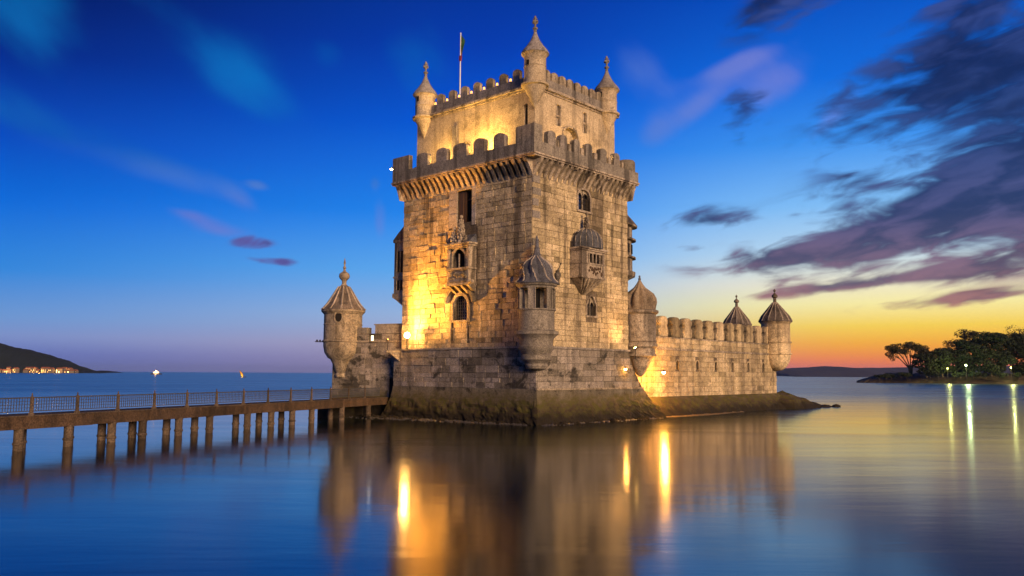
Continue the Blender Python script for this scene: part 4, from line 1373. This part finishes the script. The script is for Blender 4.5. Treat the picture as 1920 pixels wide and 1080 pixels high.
# posts at equal steps
bx = lambda px_: 0
post = MB(); post.box(-.10, .10, -.10, .10, 0, .12); post.box(-.07, .07, -.07, .07, .12, .86, .01, .01); post.box(-.085, .085, -.085, .085, .86, .92)
post.box(-.065, .065, -.065, .065, .92, 1.02, .045, .045); post.lathe([(.03, 1.02), (.045, 1.06), (.01, 1.16)], 6)
pme = post.mesh('post', M_PILE)
step = 2.62; xs0 = 20.75 - step * 7
px_list = [xs0 + i * step for i in range(20)]
px_list = [x for x in px_list if 0 < x < BLEN - 2.5]
for x in px_list:
    place('post', pme, bridge, Matrix.Translation((x, .16, Zd + .03)) @ Matrix.Rotation(rnd.uniform(-.02, .02), 4, 'X') @ Matrix.Diagonal((.9, .9, .9, 1)))
pan = MB(); Lp = step - .2
pan.box(0, Lp, -.03, .03, .78, .84); pan.box(0, Lp, -.02, .02, .16, .20); pan.box(0, Lp, -.012, .012, .48, .505); pan.box(0, Lp, -.012, .012, .34, .36); pan.box(0, Lp, -.012, .012, .63, .65)
nb = 17
for i in range(nb + 1):
    x = Lp * i / nb; pan.box(x - .012, x + .012, -.014, .014, .20, .78)
pame = pan.mesh('railing_panel', M_RAIL)
for x in px_list:
    place('railing_panel', pame, bridge, Matrix.Translation((x + .1, .16, Zd + .03)))
# piles
def bs(p, y=0.):
    """distance along the bridge of the point seen at azimuth p"""
    t = (p - 960) / 1568
    # B0 + BD*s : x = t*y
    return (t * B0.y - B0.x) / (BD.x - t * BD.y)


pl_ = MB(); pl_.lathe([(.215, -2.2), (.215, .95), (.24, .96), (.24, 1.05)], 16); pl_m = pl_.mesh('pile', M_PILE, True)
pl2 = MB(); pl2.lathe([(.23, 0), (.25, .03), (.25, .1), (.23, .13)], 16); col_m = pl2.mesh('collar', M_PILE, True)
for i, (p, dd) in enumerate(((-120, 1), (50, 1), (142, 1), (222, 1), (279, 1), (346, 1), (403, 1), (473, 1), (517, 1), (556, 1), (592, 0), (648, 1), (697, 0))):
    s = bs(p); o = place('pile', pl_m, bridge, Matrix.Translation((s, .2, 0)) @ Matrix.Rotation(rnd.uniform(0, 6), 4, 'Z'))
    place('collar', col_m, o, Matrix.Translation((0, 0, rnd.uniform(.15, .3))))
    if dd:
        o = place('pile', pl_m, bridge, Matrix.Translation((s + (1.3 if p < 200 else rnd.uniform(.25, .7)), 1.55, 0)))
        place('collar', col_m, o, Matrix.Translation((0, 0, rnd.uniform(.15, .3))))
    b = MB(); b.box(s - .25, s + .4, .36, 1.44, 1.05, 1.35); b.build('cross_beam', M_BROWN, bridge)
b = MB(); b.box(BLEN - 6.0, BLEN - 1.0, 2.2, 3.6, -1, 1.5); b.build('abutment', M_SCARP, bridge)

# ================================================================== flagpole
fp = FM @ Vector((5., 13.6, 26.35))
flag = empty('flagpole', fp, FA, 'white flagpole with a limp green and red flag on the keep roof', 'flagpole')
b = MB(); b.lathe([(.12, 0), (.1, .1), (.075, .2), (.05, 8.6), (.08, 8.65), (.02, 8.75)], 10); b.build('pole', M_WHITE, flag, True)
b = MB(); n = 10; vs = []
dr_ = FM.inverted().to_3x3() @ Vector((1, 0, 0))
for i in range(n + 1):
    for j in range(6):
        u = j / 5; z = 8.5 - 1.7 * i / n - .5 * u
        o = u * .36 * (.6 + .4 * math.cos(i * .35)); wv = .07 * math.sin(u * 9 + i * .6)
        vs.append((dr_.x * (o + .05) - dr_.y * wv, dr_.y * (o + .05) + dr_.x * wv, z))
b.add(vs, [(i * 6 + j, i * 6 + j + 1, (i + 1) * 6 + j + 1, (i + 1) * 6 + j) for i in range(n) for j in range(5)])
b.mi = [1 if (k // 5) > 7 else 0 for k in range(len(b.f))]
fo = b.build('flag', [M_GREEN, M_RED], flag, True)
md = fo.modifiers.new('thick', 'SOLIDIFY'); md.thickness = .02
b = MB(); b.box(-.09, .09, -.09, .09, 6.0, 6.5); b.build('red_band', M_RED, flag)

# ================================================================== lamps
SOD = (1., .40, .045); WRM = (1., .60, .22)


def flood(label, p, aim, power, col=SOD, rad=.2, m=E_SOD, size=.2, spot=None, blend=.9):
    """flood_lamp > housing, lens, stand; its light sits in front of the lens"""
    loc = FM @ Vector(p); t = FM @ Vector(aim)
    o = empty('flood_lamp', loc, 0, label, 'floodlight')
    d = (t - loc).normalized(); q = d.to_track_quat('Y', 'Z').to_matrix().to_4x4()
    b = MB(q); b.box(-size, size, -size * 1.1, 0, -size * .8, size * .8); b.box(-size * .6, size * .6, -size * 1.5, -size * 1.1, -size * .5, size * .5); b.build('housing', M_IRON, o)
    b = MB(q); b.box(-size * .86, size * .86, .003, .03, -size * .66, size * .66); b.build('lens', m, o)
    b = MB(); b.box(-.03, .03, -.03, .03, -.9, -size * .8 - .02); b.box(-.14, .14, -.14, .14, -.95, -.9); b.build('stand', M_IRON, o)
    light('flood_light', 'SPOT' if spot else 'POINT', tuple(d * (size + .1)), power, col, o, rad, aim=tuple(d * 3), angle=spot or 90, blend=blend)
    return o


# at the landward edge of the platform: the brightest lamp of the photograph
o = empty('globe_lamp', FM @ Vector((-.45, 14.0, 5.7)), FA, 'glaring orange globe lamp on the platform edge at the left foot of the tower', 'lamp')
b = MB(); b.ball((0, 0, 1.2), .24, 1, 14); b.build('globe', E_SODHOT, o, True)
b = MB(); b.lathe([(.16, 0), (.12, .08), (.05, .12), (.05, .92), (.14, .95)], 10); b.build('post', M_IRON, o, True)
light('globe_light', 'POINT', (0, 0, 1.2), 1500, SOD, o, .27)
light('globe_spill', 'SPOT', (-.6, .6, 1.2), 9500, SOD, o, .27, aim=(1.6, -3.4, 12.), angle=78, blend=1.)


def wall_lamp(label, p, power, col=SOD, r=.1, m=None, out=(0, 1, 0), off=(0, -.25, 0)):
    """wall_lamp > bracket, bulb"""
    o = empty('wall_lamp', FM @ Vector(p), FA, label, 'wall lamp')
    b = MB(); b.tube([(out[0] * .45, out[1] * .45, .1), (0, 0, .1), (0, 0, .0)], .025, .025, 6); b.lathe([(r * 1.2, -.02), (r * .5, .1), (.03, .16)], 8); b.build('bracket', M_IRON, o)
    b = MB(); b.ball((0, 0, -r * .5 - .03), r, 1, 10); b.build('bulb', m or E_SODHOT, o, True)
    light('wall_light', 'POINT', (0, 0, -r * .5 - .03), power, col, o, r * 1.3)
    return o


flood('small added floodlight on a short stand just left of the glaring globe lamp, for the gold wash', (-1.3, 15.5, 6.55), (.5, 6.6, 14.0), 23000, (1., .43, .06), .15, m=E_LANT, size=.09, spot=98, blend=1.)  # extra lamp added to spread the gold wash up the landward face
b = MB(); b.box(-1.55, -.05, 15.3, 15.7, 5.45, 5.6); b.prism_y([(-1.2, 5.447), (-.02, 5.447), (-.02, 4.7)], 15.4, 15.6); b.build('extra_lamp_bracket', M_GREYST, plat)  # bracket added only to carry the extra floodlight
wall_lamp('glaring wall lamp at the foot of the melon-domed turret, right of its corbel', (16.9, -.3, 4.0), 5200, SOD, .13, out=(0, 3.9, 0), off=(0, -.3, 0))
wall_lamp('small wall lamp on the river face of the platform, left of the melon-domed turret', (11.15, -.22, 4.2), 260, SOD, .08)
flood('small floodlight on the platform ledge, behind the melon-domed turret', (12.4, -.35, 5.95), (8.2, .9, 12.), 800, (1., .52, .18), .15, size=.1, spot=120, blend=1.)
# terrace uplights
flood('terrace uplight between the merlons on the landward side', (.1, 7.0, 20.8), (1.8, 6.5, 25.), 3800, (1., .55, .12), .15, spot=150, blend=1.)
flood('terrace uplight near the far landward corner', (.1, 11.6, 20.8), (1.8, 11.6, 25.), 1500, (1., .55, .12), .15, spot=150, blend=1.)
flood('terrace uplight left of the arched door on the river side', (4.9, .15, 20.8), (5.2, 1.8, 25.), 2200, (1., .55, .14), .15, spot=150, blend=1.)
flood('terrace uplight near the far river-side corner', (9.3, .15, 20.8), (9.5, 1.8, 25.), 1900, (1., .58, .2), .15, spot=150, blend=1.)
wall_lamp('small lamp fixed to the far landward corner of the battlement', (PX0 + .1, PY1 + .25, 21.7), 200, SOD, .1, out=(0, -1, 0), off=(-.5, .3, -.6))
# lanterns between the merlons of the keep
ORD = ['first', 'second', 'third', 'fourth', 'fifth', 'sixth', 'seventh', 'eighth', 'ninth', 'tenth', 'eleventh', 'twelfth', 'thirteenth', 'fourteenth', 'fifteenth', 'sixteenth', 'seventeenth', 'eighteenth', 'nineteenth', 'twentieth', 'twenty-first', 'twenty-second', 'twenty-third', 'twenty-fourth', 'twenty-fifth', 'twenty-sixth', 'twenty-seventh', 'twenty-eighth']
for i, y in enumerate([2.75] + [kmy[i] - .3 for i in range(1, 7)] + [kmy[6] + 1.2]):
    lo = FM @ Vector((KX0 + .15, y, 27.36))
    o = empty('battlement_lantern', lo, FA, 'glowing lantern between the keep merlons, %s from the corner turret nearest the viewer' % ORD[i], 'lantern', 'lanterns between the merlons on the landward side of the keep')
    b = MB(); b.box(-.06, .06, -.08, .08, .06, .30, .015, .015); b.build('lamp_glass', E_LANT, o)
    b = MB(); b.box(-.08, .08, -.1, .1, 0, .06); b.box(-.09, .09, -.11, .11, .30, .36, .05, .05); b.build('frame', M_IRON, o)
    light('lantern_light', 'POINT', (.30, 0, .3), 14, (1., .55, .16), o, .05)

# ================================================================== boats
def gp(px_, dist, z=0.):
    return Vector(((px_ - 960) / 1568 * dist, dist, z))


o = empty('ferry', gp(295, 1100), 0, 'small distant boat on the left horizon with a blazing orange deck light', 'boat')
b = MB(); b.prism_x([(-2, 0), (2, 0), (2.4, 1.6), (-2.4, 1.6)], -7, 6); b.build('hull', M_HULL, o)
b = MB(); b.box(-4, 3, -1.5, 1.5, 1.603, 3.6); b.build('cabin', M_WHITE, o)
b = MB(); b.ball((0, -1.8, 4.2), 1.0, 1, 10); b.build('deck_light', E_SHIP, o)
b = MB(); b.tube([(0, 0, 3.6), (0, 0, 9)], .15, .08, 6); b.build('mast', M_HULL, o)
light('deck_lamp', 'POINT', (0, -5, 4), 4000, (1., .5, .2), o, 1.2)
o = empty('sailing_boat', gp(458, 620), 0, 'small sailing boat heeling over, ochre sail lit up against dark blue sea', 'sailboat')
b = MB(); b.prism_y([(-1.2, 0), (1.6, 0), (2.1, .5), (-1.5, .5)], -.5, .5); b.build('hull', M_HULL, o)
b = MB(Matrix.Rotation(R(-28), 4, 'Y')); vs = []; n = 10
for i in range(n + 1):
    z = .4 + 5.4 * i / n; wd = 1.5 * math.sin(math.pi * (i / n) ** .8) + .12
    for j in range(5):
        u = j / 4 - .5; vs.append((-.2 + wd * (u + .1) - .25, -.5 * math.cos(u * 3) , z))
b.add(vs, [(i * 5 + j, i * 5 + j + 1, (i + 1) * 5 + j + 1, (i + 1) * 5 + j) for i in range(n) for j in range(4)])
so = b.build('sail', M_SAIL, o, True); so.modifiers.new('thick', 'SOLIDIFY').thickness = .05
b = MB(Matrix.Rotation(R(-28), 4, 'Y')); b.tube([(.6, .1, .3), (.75, .1, 3), (.05, .1, 5.9)], .16, .1, 6); b.build('mast', M_HULL, o)
light('sail_lamp', 'POINT', (-.9, -1.3, .8), 260, (1., .62, .12), o, .08)

# ================================================================== little town under the left hill
rt = random.Random(21)
hx = []
for i in range(28):
    px_ = rt.choice([rt.uniform(-6, 30), rt.uniform(48, 74), rt.uniform(76, 100), rt.uniform(100, 138), rt.uniform(100, 138)])
    hx.append(px_)
hx.sort()
kinds = ['pale cottage', 'two-storey house', 'long low house', 'narrow tall house']
for i, px_ in enumerate(hx):
    D = 1575 + rt.uniform(-8, 25)
    w_, h_, d_ = rt.choice([(9, 5, 8), (8, 8, 8), (15, 4.5, 8), (6, 9, 7)])
    o = empty('waterfront_house', gp(px_, D), rt.uniform(-.3, .3), 'tiny lit waterfront house, %s from the left at the foot of the dark hill' % ORD[i], 'house', 'lit houses at the foot of the left hill')
    b = MB(); b.box(-w_ / 2, w_ / 2, 0, d_, -1, h_); b.build('wall', M_HOUSE, o)
    b = MB(); b.prism_x([(-.4, h_ + .003), (d_ + .4, h_ + .003), (d_ / 2, h_ + 2.4)], -w_ / 2 - .4, w_ / 2 + .4); b.build('roof', M_HROOF, o)
    bright = rt.random() < (.55 if 104 < px_ < 138 else .25)
    if True:
        b = MB(); k = 0
        for zz in ([1.4, 4.6] if h_ > 6 else [1.6]):
            for xx in range(int(w_ // 3)):
                if rt.random() < .5:
                    x = -w_ / 2 + 1.2 + xx * 3; b.box(x, x + 1.1, -.12, -.02, zz, zz + 1.2)
        if b.v: b.build('window', E_TOWN2 if bright else E_TOWN, o)
    if rt.random() < .4:
        light('house_lamp', 'POINT', (0, -8, 5), 6000, (1., .5, .15), o, 1.)

# ================================================================== wooded point on the right
vs = []; n = 90; r2 = random.Random(31)
pts = []
for i in range(n + 1):
    px_ = 1606 + (2500 - 1606) * (i / n) ** 1.25
    D = 452 - 36 * min(1, (px_ - 1606) / 420)
    zt = 5.2 * min(1, ((px_ - 1606) / 60)) ** .7 + r2.uniform(-.4, .4) * min(1, i / 6)
    for dd, kz in ((0, -.1), (1.5, .16), (4, .42), (9, .7), (22, 1.), (60, 1.08), (160, .9)):
        q = gp(px_, D + dd + r2.uniform(-.6, .6) * (dd > 0), 0)
        vs.append((q.x, q.y, zt * kz + (r2.uniform(-.25, .25) if dd else -.3)))
b = MB(); b.add(vs, [(i * 7 + j, (i + 1) * 7 + j, (i + 1) * 7 + j + 1, i * 7 + j + 1) for i in range(n) for j in range(6)])
b.build('shore', M_LAND, kind='structure')


def leaf_cloud(b, r, c, rad, n, s0, s1, flat=.7):
    for _ in range(n):
        while True:
            x, y, z = r.uniform(-1, 1), r.uniform(-1, 1), r.uniform(-1, 1)
            q = x * x + y * y + z * z
            if q < 1 and (q > .25 or r.random() < .3): break
        p = Vector((c[0] + x * rad[0], c[1] + y * rad[1], c[2] + z * rad[2]))
        a = Vector((r.gauss(0, 1), r.gauss(0, 1), r.gauss(0, .6))).normalized()
        d = a.cross(Vector((r.gauss(0, 1), r.gauss(0, 1), r.gauss(0, 1)))).normalized()
        s = r.uniform(s0, s1)
        b.add([p - a * s, p + d * s * .5, p + a * s, p - d * s * .5], [(0, 1, 2, 3)])


def tree(label, px_, D, h, w, m, seed, kind='round', z0=4.4, leaves=2600):
    r = random.Random(seed); g = gp(px_, D, z0)
    o = empty('tree', g, 0, label, 'tree')
    tb = MB(); cb_ = MB(); tips = []
    if kind == 'umbrella':
        for i in range(7):
            a = -1.0 + 2.0 * i / 6; 
            ex = a * w * .42 + r.uniform(-.5, .5); ey = r.uniform(-3, 3)
            p = [(a * .5, 0, -1), (a * 1.0, ey * .1, h * .22), (ex * .5, ey * .5, h * .5), (ex * .9, ey, h * (.78 - .10 * abs(a)))]
            tb.tube(p, .42, .16, 6)
            for k in range(4):
                q = Vector(p[3]); e2 = q + Vector((r.uniform(-2.6, 2.6), r.uniform(-2.5, 2.5), r.uniform(-1.2, 2.6)))
                tb.tube([p[2], tuple((Vector(p[2]) + e2) * .5 + Vector((0, 0, .3))), tuple(e2)], .16, .06, 5); tips.append(e2)
        for q in tips:
            fl = h * .045
            leaf_cloud(cb_, r, (q.x, q.y, q.z + fl), (2.3, 2.3, 1.5), leaves // len(tips), .22, .45)
        for k in range(10):   # drooping skirts at the rim
            a = r.choice([-1, 1]) * r.uniform(.7, 1.0); leaf_cloud(cb_, r, (a * w * .45, r.uniform(-2, 2), h * r.uniform(.45, .78)), (1.7, 1.4, 1.5), 150, .2, .42)
    else:
        tb.tube([(0, 0, -1), (r.uniform(-.4, .4), 0, h * .35), (r.uniform(-.8, .8), 0, h * .6)], .5, .25, 7)
        nc = 34 if kind == 'round' else 16
        for i in range(nc):
            th = r.uniform(0, 6.28); q = r.random() ** .5; zz = r.uniform(.10 if kind == 'round' else .4, .93)
            env = math.sin(math.pi * min(1, .12 + zz * .82)) ** .6
            c = (math.cos(th) * q * w * .42 * env, math.sin(th) * q * w * .34 * env, h * zz)
            if i % 3 == 0: tb.tube([(0, 0, h * .3), (c[0] * .5, c[1] * .5, (h * .3 + c[2]) / 2 + .5), c], .2, .06, 5)
            k = r.uniform(.6, 1.25)
            leaf_cloud(cb_, r, c, (w * .17 * k, w * .17 * k, h * .11 * k), leaves // nc, *((.34, .72) if kind == 'round' else (.25, .55)))
    tb.build('trunk', M_BARK, o, True); cb_.build('crown', m, o)
    return o


tree('flat-topped umbrella tree with forked bare trunks at the tip of the point', 1709, 440, 16.4, 23, M_LEAF2, 1, 'umbrella', 4.6, 8000)
tree('thin russet tree rising behind the dark trees right of the umbrella tree', 1788, 470, 21.0, 15, M_LEAF3, 2, 'open', 4.6, 2200)
tree('low dark round tree just right of the umbrella tree', 1738, 436, 11.0, 18, M_LEAF, 3, 'round', 4.2, 5600)
tree('mid-height dark tree between the yellow lamp and the umbrella tree', 1768, 438, 14.5, 20, M_LEAF, 4, 'round', 4.4, 6800)
tree('broad dark tree directly behind the bright greenish lamp', 1812, 444, 19.0, 26, M_LEAF, 5, 'round', 4.4, 9500)
tree('tall spreading tree with a ragged top right of the russet tree', 1828, 466, 25.0, 24, M_LEAF2, 6, 'round', 4.8, 7000)
tree('tall dense dark tree between the bright lamp and the right-hand lamp', 1860, 440, 22.5, 28, M_LEAF, 7, 'round', 4.4, 11000)
tree('tallest dense tree behind the right-hand lamp', 1902, 444, 24.5, 28, M_LEAF, 8, 'round', 4.4, 11000)
tree('dense tree cut by the right edge of the picture', 1942, 440, 23.0, 28, M_LEAF, 9, 'round', 4.4, 7000)
tree('feathery tree peeping over the crowns at the right edge', 1925, 476, 27.5, 24, M_LEAF2, 10, 'open', 4.8, 3000)
for i, (p, hh) in enumerate(((1650, 1.8), (1662, 2.8), (1672, 2.2), (1690, 2.4), (1700, 2.0), (1745, 3.2), (1760, 4.2), (1790, 3.4), (1802, 3.0), (1826, 3.6), (1840, 3.2), (1870, 3.8), (1885, 3.4), (1912, 3.6))):
    r = random.Random(60 + i); g = gp(p, 428 + r.uniform(-2, 3), 3.6 if p > 1680 else 2.8)
    o = empty('bush', g, 0, 'low bush on the bank of the wooded point, %s from its tip' % ORD[i], 'bush', 'bushes along the bank of the wooded point')
    b = MB()
    for k in range(5): leaf_cloud(b, r, (r.uniform(-2, 2), r.uniform(-1, 1), r.uniform(.2, .6) * hh), (1.5, 1.2, hh * .4), 90, .18, .38)
    b.build('foliage', M_LEAF, o)
    b = MB(); b.tube([(0, 0, -.8), (.2, 0, hh * .5)], .12, .05, 5); b.build('stem', M_BARK, o)


def park_lamp(label, px_, D, h, m, power, col, rad):
    o = empty('park_lamp', gp(px_, D, 3.4), 0, label, 'street lamp')
    b = MB(); b.lathe([(.16, -1), (.12, .2), (.07, h - .3)], 8); b.build('post', M_IRON, o, True)
    b = MB(); b.ball((0, 0, h), rad, 1, 12); b.build('lamp_head', m, o, True)
    light('park_light', 'POINT', (0, -1.2, h), power, col, o, rad * 1.3)


park_lamp('brightest greenish white park lamp, middle of the three on the point', 1813, 424, 6.0, E_GREEN, 5500, (.72, 1., .42), .48)
park_lamp('dim yellow park lamp left of the bright greenish lamp', 1778, 427, 4.4, E_YEL, 2800, (.95, 1., .25), .3)
park_lamp('yellowish park lamp near the right edge of the picture', 1897, 424, 4.9, E_YEL, 3400, (.95, 1., .3), .34)

# ================================================================== evening haze over the estuary
hz = bpy.data.materials.new('evening_haze'); hz.use_nodes = True
nt = hz.node_tree; nt.nodes.clear()
ou = nt.nodes.new('ShaderNodeOutputMaterial'); pv = nt.nodes.new('ShaderNodeVolumePrincipled')
pv.inputs['Color'].default_value = (.38, .55, 1., 1)
pv.inputs['Density'].default_value = .00003
pv.inputs['Anisotropy'].default_value = .0
nt.links.new(pv.outputs[0], ou.inputs['Volume'])
b = MB(); b.box(-15000, 15000, -500, 25500, -3, 160); b.build('haze', hz, kind='stuff')
